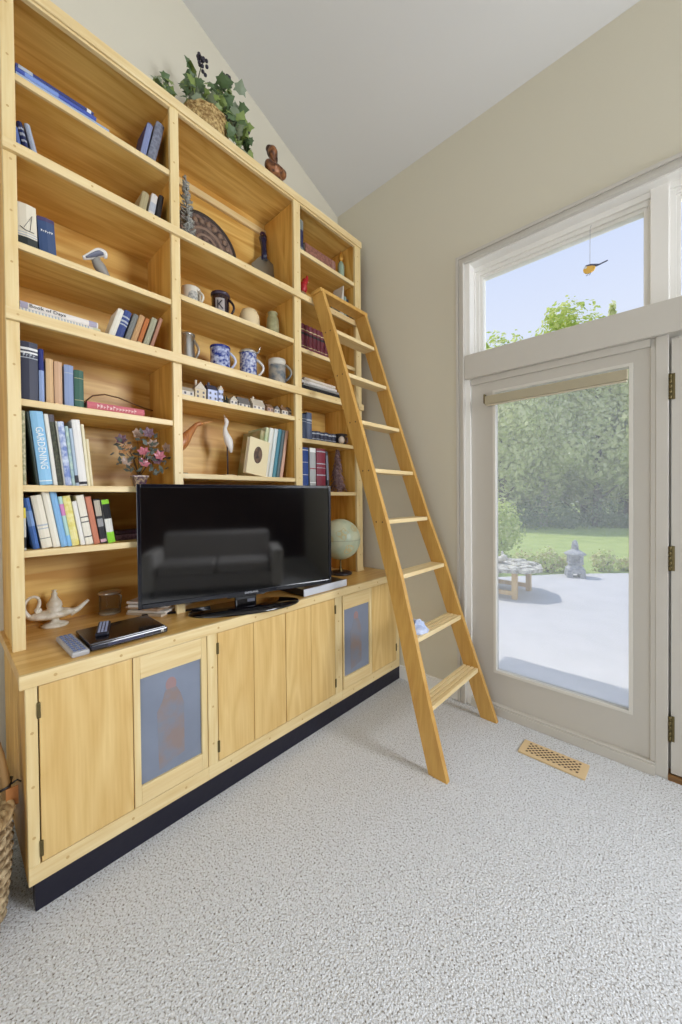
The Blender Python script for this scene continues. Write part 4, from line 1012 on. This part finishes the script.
# --- oil lamp, glass jar, globe
LW = mat('lamp_ivory', (232, 226, 210), .35, rgb2=(208, 198, 174), vscale=40)
t = thing('oil_lamp', 'ivory genie-style oil lamp with curled handle and long spout on the worktop', 'oil lamp', (.095, -2.015, WT))
lc = (.095, -2.012, WT)
build('foot', MB().lathe([(0, 0), (.050, 0), (.052, .006), (.040, .012), (.018, .020), (.016, .030), (.022, .038)], lc, 26), LW, t)
mb = MB(); mb.ball((.095, -2.022, WT + .054), (.046, .088, .022), 26, 14)
build('bowl', mb, LW, t)
build('lid', MB().lathe([(.034, .066), (.036, .072), (.026, .082), (.030, .090), (.028, .104), (.018, .120), (.010, .136), (.012, .146), (.006, .152), (.010, .160), (0, .164)], lc, 22), LW, t)
P, Q = lerp_path([(.095, -1.955, WT + .046), (.095, -1.925, WT + .054), (.095, -1.900, WT + .075), (.095, -1.880, WT + .090)], [.018, .012, .009, .006])
build('spout', MB().tube(P, Q, 12), LW, t)
P = [(.095, -2.100, WT + .058), (.095, -2.116, WT + .080), (.095, -2.120, WT + .110), (.095, -2.106, WT + .140), (.095, -2.082, WT + .148), (.095, -2.066, WT + .134), (.095, -2.064, WT + .112), (.095, -2.070, WT + .092), (.095, -2.078, WT + .080), (.095, -2.070, WT + .072), (.095, -2.060, WT + .080), (.095, -2.066, WT + .088)]
P, Q = lerp_path(P, [.010, .008, .007, .006, .006, .006, .007, .008, .009, .008, .007, .005], 3)
build('handle', MB().tube(P, Q, 10), LW, t)
t = thing('glass_jar', 'clear lidded glass jar standing at the back of the worktop', 'jar', (.075, -1.785, WT))
jc = (.075, -1.785, WT)
build('jar_body', MB().lathe([(.047, .010), (.047, .094), (.045, .098)], jc, 28), JARGLASS, t)
build('lid', MB().lathe([(0, .098), (.050, .098), (.052, .104), (.048, .112), (.020, .116), (0, .117)], jc, 28), mat('jar_lid', (196, 190, 180), .2, .6), t)
build('jar_base', MB().lathe([(0, .0005), (.048, .0005), (.049, .006), (.045, .012), (0, .010)], jc, 28), mat('thick_glass', (186, 178, 160), .15, spec=.7), t)
build('clamp_wire', MB().tube([(.118, -1.763, WT + .098), (.126, -1.748, WT + .090), (.122, -1.752, WT + .03)], .0025, 6), METAL, t)
gc = Vector((.318, -.345, 1.062)); gr = .150
t = thing('globe', 'pale green and cream desk globe on a dark round foot', 'globe', (.31, -.335, WT))
GLM = mat('globe_map', (206, 208, 176), .35, rgb2=(176, 190, 164), vscale=9)
build('sphere', MB().ball(gc, gr, 40, 28), GLM, t)
build('equator_band', MB().lathe([(gr + .0006, -.0015), (gr + .0012, 0), (gr + .0006, .0015)], gc, 48), mat('globe_line', (150, 150, 120), .5), t)
build('spindle', MB().lathe([(0, .018), (.020, .018), (.014, .028), (.008, .036), (.010, .05), (.006, .062), (.006, gc.z - gr - WT + .01), (0, gc.z - gr - WT + .012)], (.31, -.335, WT), 16), BRASS, t)
build('foot', MB().lathe([(0, 0), (.084, 0), (.088, .006), (.080, .016), (.02, .020), (0, .020)], (.31, -.335, WT), 32), mat('globe_foot', (40, 34, 38), .35), t)
mb = MB()
for (la, lo, s_) in ((20, -40, .05), (-25, -20, .042), (35, 10, .04), (5, -75, .03)):
    d_ = Vector((math.cos(R(la)) * math.cos(R(lo)), math.cos(R(la)) * math.sin(R(lo)), math.sin(R(la))))
    a = d_.orthogonal().normalized(); b = d_.cross(a); rr = random.Random(int(lo))
    pts = [(gc + (d_ + (a * math.cos(k * .5236) + b * math.sin(k * .5236)) * s_ / gr * rr.uniform(.6, 1.1)).normalized() * (gr + .0006)) for k in range(12)]
    c_ = gc + d_ * (gr + .0012)
    for k in range(12): mb.face([c_, pts[k], pts[(k + 1) % 12]])
build('continents', mb, mat('globe_land', (196, 186, 140), .4), t, recalc=False)

# --- top of the bookcase: ivy basket, bust
ZT = 3.331
WICK = mat('wicker', (206, 178, 120), .8, rgb2=(140, 108, 60), vscale=70, bump=.8, bscale=70)
t = thing('ivy_basket', 'woven basket of trailing ivy with dark berries on top of the bookcase', 'potted plant', (.2, -1.32, ZT))
bk = MB()
bc = (.215, -1.315, ZT + .001)
bk.lathe([(0, 0), (.085, 0), (.105, .03), (.120, .08), (.124, .13), (.122, .152), (.114, .154), (.108, .13), (.08, .02), (0, .02)], bc, 32)
for k in range(6):
    z = .02 + k * .024; rr = .098 + .027 * min(1, z / .12)
    ring = [(bc[0] + rr * math.cos(a * math.pi / 24), bc[1] + rr * math.sin(a * math.pi / 24), bc[2] + z + .006 * math.sin(a * math.pi / 2 + k * math.pi)) for a in range(49)]
    bk.tube(ring, .0065, 6)
build('basket', bk, WICK, t)
rnd = random.Random(9)
LFS = [mat('ivy_mid', (126, 144, 74), .5), mat('ivy_dark', (84, 106, 66), .5), mat('ivy_grey', (124, 136, 108), .55)]
def leaf(mb, c, d, n_, s, mi):
    d = d.normalized(); n_ = (n_ - d * n_.dot(d)).normalized(); b = d.cross(n_)
    out = [(0, 0), (.12, .30), (.05, .52), (.34, .40), (.50, .50), (.62, .28), (1.0, 0), (.62, -.28), (.50, -.50), (.34, -.40), (.05, -.52), (.12, -.30)]
    pts = [c + d * (x * s) + b * (y * s) + n_ * (-.18 * s * (x * x + 1.5 * y * y)) for x, y in out]
    mid = c + d * (.35 * s) + n_ * .02 * s
    vs = [mb.bm.verts.new(p) for p in pts]; cv = mb.bm.verts.new(mid)
    for k in range(len(vs)):
        f = mb.bm.faces.new((cv, vs[k], vs[(k + 1) % len(vs)])); f.material_index = mi; f.smooth = False
stem = MB(); leaves = MB(); berries = []
def vine(pts, nl, size, spread):
    P, Q = lerp_path(pts, [.004] * len(pts), 6); stem.tube(P, Q, 5)
    for k in range(nl):
        f = rnd.uniform(.1, 1); p = P[int(f * (len(P) - 1))] + Vector((rnd.uniform(-1, 1), rnd.uniform(-1, 1), rnd.uniform(-1, 1))) * spread
        p.x = max(p.x, .05)
        d_ = Vector((rnd.uniform(-.2, 1), rnd.uniform(-1, 1), rnd.uniform(-.9, .6)))
        n_ = Vector((1.2, -.7 + rnd.uniform(-.6, .6), rnd.uniform(-.9, .5)))
        if p.z < ZT + .03: p.z = ZT + .03
        leaf(leaves, p, d_, n_, size * rnd.uniform(.7, 1.2), rnd.choice((0, 0, 1, 1, 2)))
b0 = (.215, -1.31, ZT + .15)
vine([b0, (.23, -1.37, 3.54), (.25, -1.41, 3.60), (.25, -1.42, 3.56)], 26, .062, .05)
vine([b0, (.22, -1.34, 3.56), (.22, -1.35, 3.66), (.20, -1.38, 3.72)], 22, .062, .05)
vine([b0, (.26, -1.30, 3.56), (.28, -1.28, 3.61), (.28, -1.25, 3.66)], 30, .064, .05)
vine([b0, (.27, -1.26, 3.56), (.30, -1.22, 3.62), (.30, -1.18, 3.60)], 26, .062, .045)
vine([b0, (.28, -1.24, 3.52), (.30, -1.19, 3.55), (.30, -1.15, 3.50), (.30, -1.12, 3.44), (.30, -1.10, 3.40)], 40, .060, .035)
vine([b0, (.27, -1.28, 3.52), (.33, -1.25, 3.50), (.34, -1.20, 3.44), (.33, -1.18, 3.40)], 24, .058, .035)
vine([b0, (.20, -1.44, 3.50), (.20, -1.50, 3.42), (.22, -1.56, 3.38), (.22, -1.60, 3.41)], 7, .050, .02)
vine([(.22, -1.55, 3.40), (.24, -1.57, 3.46), (.24, -1.58, 3.50)], 26, .052, .032)
vine([(.22, -1.52, 3.40), (.24, -1.515, 3.46), (.24, -1.51, 3.49)], 8, .045, .02)
vine([b0, (.26, -1.36, 3.53), (.32, -1.34, 3.52)], 22, .062, .05)
for (y, z, y2) in ((-1.345, 3.755, -1.36), (-1.195, 3.79, -1.215), (-1.085, 3.575, -1.12)):
    stem.tube([(.24, y2 - .02, z - .16), (.25, y2, z - .06), (.25, y, z)], .0028, 5)
    mb = MB()
    for k in range(15):
        mb.ball((.25 + rnd.uniform(-.02, .02), y + rnd.uniform(-.024, .024), z + rnd.uniform(-.036, .036)), .0095, 8, 6)
    berries.append(mb)
build('vine_stem', stem, mat('vine_brown', (82, 84, 52), .7), t)
build('ivy_leaves', leaves, LFS, t, recalc=False)['kind'] = 'stuff'
for mb in berries: build('berry_cluster', mb, mat('black_berry', (44, 38, 50), .4), t)
BRZ = mat('brown_bronze', (158, 102, 58), .4, .2, rgb2=(84, 50, 30), vscale=40)
t = thing('bust_figurine', 'small brown bronze bust of a woman on top of the bookcase', 'figurine', (.22, -.83, ZT))
by, bz = -.832, ZT
bb_ = blob('bust_body', [((.22, by, bz + .035), (.040, .055, .036)), ((.225, by, bz + .085), (.042, .068, .040)), ((.225, by + .052, bz + .100), (.028, .026, .030)), ((.225, by - .050, bz + .095), (.028, .026, .030)),
     ((.24, by + .02, bz + .088), (.03, .022, .022)), ((.24, by - .024, bz + .085), (.03, .022, .022)), ((.22, by - .012, bz + .140), (.018, .018, .036)),
     ((.226, by - .022, bz + .186), (.030, .028, .036)), ((.247, by - .030, bz + .180), (.010, .008, .012))], .006, BRZ, t)
bh_ = blob('bust_hair', [((.212, by - .014, bz + .200), (.034, .034, .034)), ((.200, by + .010, bz + .180), (.024, .022, .036)), ((.204, by - .032, bz + .214), (.022, .02, .02))], .006, mat('dark_bronze', (74, 44, 28), .4, .4), t)
for o_ in (bb_, bh_):
    o_.data.transform(Matrix.Translation((0, 0, .085)) @ Matrix.Scale(1.08, 4))
build('bust_base', MB().lathe([(0, .0005), (.060, .0005), (.060, .018), (.040, .030), (.034, .080), (.044, .110), (0, .115)], (.22, by, bz), 20), mat('base_brown', (60, 36, 22), .4), t)

# --- wicker basket on the floor at the frame's edge
BKC = Vector((.50, -2.43, 0)); 
WK2 = mat('cane_grey', (206, 184, 146), .8, rgb2=(134, 110, 76), vscale=34, bump=.8, bscale=60)
t = thing('floor_basket', 'tall wicker basket with arched handle on the carpet beside the cabinets', 'basket', (BKC.x, BKC.y, 0))
def rad_at(z): return .196 + .020 * math.sin(min(1, z / .34) * 1.9)
mb = MB()
mb.lathe([(0, .004), (rad_at(0) - .006, .004)] + [(rad_at(z) - .006, z) for z in (.05, .1, .15, .2, .25, .3, .34)] + [(rad_at(.34) - .016, .34), (rad_at(.2) - .018, .2), (.15, .012), (0, .012)], BKC, 40)
for k in range(22):
    z = .008 + k * .0152
    rr = rad_at(z); ph = (k % 2) * math.pi
    ring = [(BKC.x + (rr + .005 * math.sin(20 * a * math.pi / 60 + ph)) * math.cos(a * math.pi / 60), BKC.y + (rr + .005 * math.sin(20 * a * math.pi / 60 + ph)) * math.sin(a * math.pi / 60), z) for a in range(121)]
    mb.tube(ring, .0078, 6)
build('basket_body', mb, WK2, t)
mb = MB()
for off in (0, 2.1, 4.2):
    ring = [(BKC.x + (rad_at(.345) + .012 * math.cos(16 * a * math.pi / 60 + off)) * math.cos(a * math.pi / 60), BKC.y + (rad_at(.345) + .012 * math.cos(16 * a * math.pi / 60 + off)) * math.sin(a * math.pi / 60), .352 + .012 * math.sin(16 * a * math.pi / 60 + off)) for a in range(121)]
    mb.tube(ring, .010, 6)
build('braided_rim', mb, mat('cane_dark', (186, 158, 112), .8, rgb2=(132, 104, 66), vscale=40), t)
mb = MB()
for off in (-.022, 0, .022):
    arc = [(BKC.x + off, BKC.y + (rad_at(.34) - .002) * math.cos(a * math.pi / 24), .32 + .48 * math.sin(a * math.pi / 24)) for a in range(25)]
    mb.tube(arc, .0125, 8)
build('handle', mb, mat('handle_cane', (150, 116, 70), .6), t)
mb = MB()
mb.tube([(BKC.x - .04, BKC.y + .195, .415), (BKC.x + .0, BKC.y + .226, .42), (BKC.x + .04, BKC.y + .215, .415), (BKC.x + .03, BKC.y + .185, .405), (BKC.x - .1, BKC.y + .05, .38)], .004, 6)
mb.tube([(BKC.x + .03, BKC.y + .218, .415), (BKC.x + .036, BKC.y + .236, .425), (BKC.x + .04, BKC.y + .246, .415)], .003, 6)
build('twine_tie', mb, BLACKP, t)
build('leather_tag', MB().box(BKC.x + .036, BKC.y * 0 + BKC.x + .041, BKC.y + .206, BKC.y + .238, .345, .408, .001), mat('leather', (176, 116, 62), .6), t)

# --- sun-catcher bird in the transom
t = thing('hanging_bird', 'little stained-glass bird hanging on a thread in the transom window', 'ornament', (1.835, -.012, 2.55))
Mb = Matrix(((1, 0, 0, 0), (0, 0, 1, 0), (0, 1, 0, 0), (0, 0, 0, 1)))
bx, bz = 1.819, 2.585
yy = .03
def ell(cx, cz, a, b, rot=0, n=16): return [(cx + a * math.cos(2 * math.pi * k / n) * math.cos(rot) - b * math.sin(2 * math.pi * k / n) * math.sin(rot), cz + a * math.cos(2 * math.pi * k / n) * math.sin(rot) + b * math.sin(2 * math.pi * k / n) * math.cos(rot)) for k in range(n)]
build('bird_body', MB().prism(ell(bx - .003, bz, .028, .023), yy - .004, yy + .004, Mb), mat('amber_glass', (246, 196, 96), .2, coat=.4), t)
build('wing', MB().prism([(bx - .028, bz + .010), (bx - .018, bz + .024), (bx + .004, bz + .022), (bx + .040, bz + .008), (bx + .030, bz + .001), (bx + .010, bz + .012), (bx - .014, bz + .017)], yy - .005, yy + .005, Mb), mat('slate_glass', (92, 96, 122), .3), t)
build('tail', MB().prism([(bx + .030, bz + .006), (bx + .078, bz + .013), (bx + .079, bz + .009), (bx + .032, bz + .001)], yy - .003, yy + .003, Mb), mat('slate_glass', (92, 96, 122), .3), t)
build('cheek', MB().prism(ell(bx - .020, bz + .012, .007, .006), yy - .0055, yy - .0035, Mb), mat('white_glass', (226, 228, 226), .3), t)
build('foot', MB().tube([(bx - .004, yy, bz - .018), (bx - .012, yy, bz - .030), (bx - .018, yy, bz - .031)], .0015, 5).tube([(bx + .004, yy, bz - .018), (bx + .0, yy, bz - .030), (bx - .006, yy, bz - .032)], .0015, 5), mat('slate_glass', (92, 96, 122), .3), t)
build('thread', MB().tube([(bx, yy, bz + .02), (bx, .035, 2.80), (bx, .070, 2.838)], .0014, 5), mat('thread_grey', (176, 176, 180), .5), t)

# --- sofa facing the television (it shows only as a reflection in the screen)
SF = mat('sofa_grey', (176, 172, 168), .9, bump=.2, bscale=200)
t = thing('sofa', 'grey fabric sofa facing the television, seen mirrored in its screen', 'sofa', (4.6, -1.75, 0))
build('base', MB().box(4.15, 4.95, -2.55, -.95, .08, .30, .02), SF, t)
build('backrest', MB().box(4.75, 5.0, -2.55, -.95, .30, .85, .05), SF, t)
for y0 in (-2.52, -1.74): build('seat_cushion', MB().box(4.12, 4.75, y0, y0 + .76, .30, .46, .04), SF, t)
for y0 in (-2.72, -.95): build('arm', MB().box(4.12, 5.0, y0, y0 + .17, .08, .62, .04), mat('sofa_pale', (214, 210, 204), .9), t)
for x in (4.22, 4.90):
    for y in (-2.6, -.90): build('leg', MB().box(x - .025, x + .025, y - .025, y + .025, 0, .08), DARKREC, t)

# ================================================================== OUTSIDE
PZ = -.10
CONC = mat('patio_concrete', (208, 206, 206), .9, var=.06, vscale=3, bump=.1, bscale=40)
GRASS = mat('lawn_grass', (178, 192, 118), .95, spec=.1, rgb2=(160, 178, 104), vscale=2.0, bump=.5, bscale=60)
mb = MB()
ed = [(-4.2, .16), (-4.2, .90), (-.27, 4.535), (.48, 5.515), (1.412, 6.42), (7, 11.5), (9, .16)]
mb.prism(ed, PZ - .12, PZ)
struct('exterior_patio', mb, CONC)
struct('exterior_step', MB().box(1.0, 3.3, .16, .40, PZ, -.02, .006), mat('step_grey', (206, 206, 208), .8))
mb = MB()
mb.face([(-60, .16, PZ - .03), (60, .16, PZ - .03), (60, 80, PZ - .03), (-60, 80, PZ - .03)])
struct('exterior_lawn', mb, GRASS)
G2D = Vector((-.68, .733, 0)); R2D = Vector((.733, .68, 0))
def gp(D, L): 
    p = Vector((CAM.x, CAM.y, 0)) + G2D * D + R2D * L
    return p
def foliage(mb, c, r, n, s, rnd, shell=.55, nm=3, bottom=-1):
    for k in range(n):
        while True:
            d_ = Vector((rnd.uniform(-1, 1), rnd.uniform(-1, 1), rnd.uniform(bottom, 1)))
            if .05 < d_.length < 1: break
        rr = shell + (1 - shell) * rnd.random(); d_ = d_.normalized() * rr
        lump = 1 + .28 * noise.noise(d_ * 2.6 + Vector(c))
        p = Vector(c) + Vector((d_.x * r[0], d_.y * r[1], d_.z * r[2])) * lump
        a = Vector((rnd.uniform(-1, 1), rnd.uniform(-1, 1), rnd.uniform(-1, 1))).normalized()
        n_ = (d_.normalized() + Vector((rnd.uniform(-1, 1), rnd.uniform(-1, 1), rnd.uniform(-.3, 1.0))) * .8).normalized()
        a = (a - n_ * a.dot(n_)).normalized(); b = n_.cross(a); ss = s * rnd.uniform(.6, 1.3)
        f = mb.bm.faces.new([mb.bm.verts.new(p + a * ss * x + b * ss * y * .7) for x, y in ((-.6, 0), (-.1, .5), (.6, 0), (-.1, -.5))])
        f.material_index = rnd.randrange(nm)
def leafmat(name, rgb):
    if name in MATS: return MATS[name]
    m = bpy.data.materials.new(name); m.use_nodes = True
    nt = m.node_tree; nt.nodes.clear(); N = nt.nodes.new; L = nt.links.new
    o = N('ShaderNodeOutputMaterial'); mx = N('ShaderNodeMixShader'); df = N('ShaderNodeBsdfDiffuse'); tl = N('ShaderNodeBsdfTranslucent')
    df.inputs[0].default_value = lin(rgb); tl.inputs[0].default_value = lin(rgb); mx.inputs[0].default_value = 0.5
    L(df.outputs[0], mx.inputs[1]); L(tl.outputs[0], mx.inputs[2]); L(mx.outputs[0], o.inputs[0])
    MATS[name] = m
    return m
EV = [leafmat('fir_a', (230, 232, 186)), leafmat('fir_b', (214, 220, 168)), leafmat('fir_c', (240, 240, 204))]
LT = [leafmat('lime_a', (206, 216, 130)), leafmat('lime_b', (186, 204, 116)), leafmat('lime_c', (222, 226, 156))]
SHB = [leafmat('shrub_a', (212, 222, 140)), leafmat('shrub_b', (190, 206, 118)), leafmat('shrub_c', (230, 234, 172))]
BARK = mat('bark', (120, 108, 98), .9, var=.3, vscale=8); BARKP = mat('pale_bark', (176, 170, 162), .9)
def tree(label, D, L, h, r, trunk_h, mats, n, s, seed, group='trees beyond the lawn', bark=BARK, cone=False):
    rnd = random.Random(seed); p = gp(D, L)
    t = thing('tree', label, 'tree', (p.x, p.y, PZ), None, group)
    mb = MB()
    mb.tube([(p.x, p.y, PZ - .05), (p.x + .1, p.y, PZ + h * .35), (p.x, p.y + .1, PZ + h * .85)], [.20, .15, .05], 8)
    for k in range(4):
        a = rnd.uniform(0, 6.28); z_ = PZ + trunk_h + (h - trunk_h) * .12 * k
        mb.tube([(p.x, p.y, z_), (p.x + r * .5 * math.cos(a), p.y + r * .5 * math.sin(a), z_ + r * .4)], [.08, .02], 6)
    build('trunk', mb, bark, t)
    mb = MB(); hh = (h - trunk_h)
    if cone:
        for k in range(9):
            f = k / 9
            foliage(mb, (p.x, p.y, PZ + trunk_h + hh * (f + .05)), (r * (1 - f) + .1, r * (1 - f) + .1, hh * .09), n // 9, s, rnd, .3, len(mats))
    else:
        foliage(mb, (p.x, p.y, PZ + trunk_h + hh / 2), (r, r, hh / 2), n, s, rnd, .62, len(mats))
        for k in range(7):
            a = rnd.uniform(0, 6.28); zf = rnd.uniform(-.6, .7)
            q_ = (p.x + r * .75 * math.cos(a), p.y + r * .75 * math.sin(a), PZ + trunk_h + hh / 2 + hh * .4 * zf)
            foliage(mb, q_, (r * .5, r * .5, r * .45), n // 9, s, rnd, .5, len(mats))
    build('crown', mb, mats, t, recalc=False)['kind'] = 'stuff'
tl = ['broad grey-green tree standing behind the clipped bush', 'tall grey-green tree second from the bush', 'dense grey-green tree above the stone lantern', 'wide grey-green tree just past the stone lantern', 'grey-green tree at the far door-frame side of the tree belt']
for k, (D, L) in enumerate(((17.5, 7.6), (18.3, 10.0), (18.0, 12.4), (18.6, 14.4), (17.6, 16.4))):
    tree(tl[k], D, L, 8.6 + .4 * math.sin(k * 2.1), 2.1, 1.2, EV, 9000, .20, 20 + k, bark=BARKP if k in (1, 4) else BARK)
tl2 = ['shaded tree at the back of the belt near the bush', 'shaded tree at the back of the belt behind the second trunk', 'shaded tree at the back of the belt behind the lantern', 'shaded tree at the back of the belt past the lantern', 'shaded tree at the back of the belt by the door frame']
for k, (D, L) in enumerate(((22, 9.0), (22.5, 11.8), (22, 14.4), (23, 17.4), (22.5, 20))):
    tree(tl2[k], D, L, 8.8, 2.5, .1, EV, 5200, .34, 40 + k, group='trees at the back of the belt')
tree('tall yellow-green tree rising above the beam in the transom', 27, 16.5, 15.7, 2.4, 7.0, LT, 2200, .30, 61)
tree('smaller yellow-green treetop beside the tallest one in the transom', 27, 18.7, 14.6, 1.5, 8.0, LT, 1100, .28, 62)
tree('pale treetop low in the transom corner by the casing', 26, 11.0, 13.0, 1.3, 7.5, [EV[2], LT[1], SHB[0]], 800, .28, 63)
tree('slim pale treetop next to the corner one in the transom', 26, 12.4, 12.9, .55, 8.0, [EV[2], LT[1], SHB[0]], 300, .24, 64)
tree('slender conifer tip showing beside the transom mullion', 27, 19.75, 15.3, 1.2, 6.0, EV, 900, .3, 65, cone=True)
# hedge line in shade under the trees
rnd = random.Random(77)
t = thing('undergrowth', 'low dark undergrowth along the foot of the tree belt', 'undergrowth', gp(17.6, 11)); t['kind'] = 'stuff'
mb = MB()
for k in range(46):
    p = gp(17.6 + rnd.uniform(-.9, 2.6), 5.5 + k * .30); hh = rnd.choice((.4, .5, .9, 1.2)); foliage(mb, (p.x, p.y, PZ + hh * .5), (.7, .7, hh), 170, .15, rnd, .4, 3)
o = build('leaves', mb, [leafmat('under_a', (150, 166, 130)), leafmat('under_b', (134, 150, 116)), leafmat('under_c', (168, 180, 146))], t, recalc=False); o['kind'] = 'stuff'
def shrub(label, c, r, n, s, mats, seed, group, stems=4):
    rnd = random.Random(seed); t = thing('shrub', label, 'shrub', (c[0], c[1], PZ), None, group)
    mb = MB()
    for k in range(stems):
        a = rnd.uniform(0, 6.28); mb.tube([(c[0], c[1], PZ - .02), (c[0] + r[0] * .6 * math.cos(a), c[1] + r[1] * .6 * math.sin(a), c[2])], [.02, .008], 5)
    build('stem', mb, BARK, t)
    mb = MB(); foliage(mb, c, r, n, s, rnd, .5, len(mats)); build('foliage', mb, mats, t, recalc=False)['kind'] = 'stuff'
shrub('rounded yellow-green bush at the lawn edge behind the low table', (-1.20, 6.85, .62), (.62, .62, .74), 3000, .085, SHB, 5, None)
SG = 'low plants along the patio edge'
slab = ['low plant tuft under the clipped bush', 'low yellowish plant behind the table top', 'low pale plant between table and lantern', 'low plant tuft just before the lantern', 'spiky low plant just past the lantern', 'low plant tuft towards the door-frame side']
for k, (x, y, rr, hh) in enumerate(((-.62, 4.75, .3, .25), (-.10, 5.35, .30, .26), (.22, 5.72, .28, .27), (.52, 6.02, .26, .2), (1.02, 6.50, .24, .24), (1.36, 6.85, .22, .14))):
    shrub(slab[k], (x, y, PZ + hh * .7), (rr, rr, hh), 520, .06, [SHB[2], leafmat('straw_a', (206, 196, 150)), SHB[1]], 70 + k, SG)
# low outdoor table
STW = wood('outdoor_pine', (226, 196, 142), (196, 160, 104), 'z', .6)
t = thing('garden_table', 'low outdoor table with a mottled pale slab top and wooden legs on the patio', 'table', (.15, 3.55, PZ))
MOT = mat('mottled_stone', (222, 218, 206), .8, rgb2=(140, 136, 124), vscale=16, bump=.7, bscale=22)
mb = MB(); rnd = random.Random(3)
poly = [(.72, 3.42), (.60, 3.15), (.25, 2.98), (-.25, 2.95), (-.60, 3.15), (-.68, 3.55), (-.5, 3.95), (-.1, 4.12), (.32, 4.05), (.60, 3.80)]
mb.prism(poly, .285, .335)
build('slab_top', mb, MOT, t)
mb = MB()
for k in range(26):
    a = rnd.uniform(0, 6.28); q_ = rnd.random() ** .5
    mb.ball((.0 + .56 * q_ * math.cos(a), 3.53 + .46 * q_ * math.sin(a), .338), (rnd.uniform(.05, .13), rnd.uniform(.05, .11), rnd.uniform(.015, .05)), 8, 6, M=Matrix.Rotation(a, 3, 'Z'))
build('pebble_crust', mb, MOT, t)
for (x, y) in ((.42, 3.18), (.42, 3.82), (-.42, 3.18), (-.42, 3.82)):
    build('leg', MB().box(x - .035, x + .035, y - .035, y + .035, PZ, .29, .005), STW, t)
build('stretcher', MB().box(-.42, .42, 3.15, 3.20, PZ + .05, PZ + .11, .004).box(-.42, .42, 3.80, 3.85, PZ + .05, PZ + .11, .004), STW, t)
STG = mat('stone_grey', (188, 189, 192), .9, rgb2=(150, 152, 156), vscale=20, bump=.4, bscale=30)
t = thing('driftwood_piece', 'pale jagged piece of driftwood lying on the low outdoor table', 'ornament', (.12, 3.55, .38))
blob('wood_piece', [((.10, 3.50, .40), (.10, .07, .04)), ((.18, 3.45, .44), (.05, .04, .05)), ((.13, 3.52, .48), (.025, .02, .06)), ((.02, 3.56, .40), (.08, .05, .03))], .014, mat('drift_pale', (214, 210, 200), .9), t)
# stone lantern
lx0, ly0 = .74, 5.42
t = thing('stone_lantern', 'grey stone pagoda lantern standing at the far edge of the patio', 'lantern', (lx0, ly0, PZ))
s4 = rotz(20, (lx0, ly0, 0))
mb = MB()
for sx_ in (-1, 1):
    for sy_ in (-1, 1):
        mb.box(lx0 + sx_ * .10 - .045, lx0 + sx_ * .10 + .045, ly0 + sy_ * .10 - .045, ly0 + sy_ * .10 + .045, PZ, PZ + .09, .008, M=s4)
mb.box(lx0 - .14, lx0 + .14, ly0 - .14, ly0 + .14, PZ + .08, PZ + .16, .012, M=s4)
build('base', mb, STG, t)
build('shaft', MB().lathe([(.15, .16), (.12, .20), (.10, .24), (.12, .25)], (lx0, ly0, PZ), 12), STG, t)
mb = MB()
for sx_ in (-1, 1):
    for sy_ in (-1, 1):
        mb.box(lx0 + sx_ * .085 - .028, lx0 + sx_ * .085 + .028, ly0 + sy_ * .085 - .028, ly0 + sy_ * .085 + .028, PZ + .25, PZ + .41, .004, M=s4)
mb.box(lx0 - .07, lx0 + .07, ly0 - .07, ly0 + .07, PZ + .25, PZ + .41, .004, M=s4).box(lx0 - .12, lx0 + .12, ly0 - .12, ly0 + .12, PZ + .24, PZ + .265, .004, M=s4)
build('fire_box', mb, STG, t)
build('roof', MB().lathe([(0, .40), (.172, .40), (.178, .425), (.13, .455), (.07, .49), (.05, .52), (0, .52)], (lx0, ly0, PZ), 8), STG, t)
build('finial', MB().lathe([(.05, .52), (.065, .535), (.05, .555), (.058, .575), (.045, .60), (.05, .615), (.03, .65), (0, .675)], (lx0, ly0, PZ), 12), STG, t)
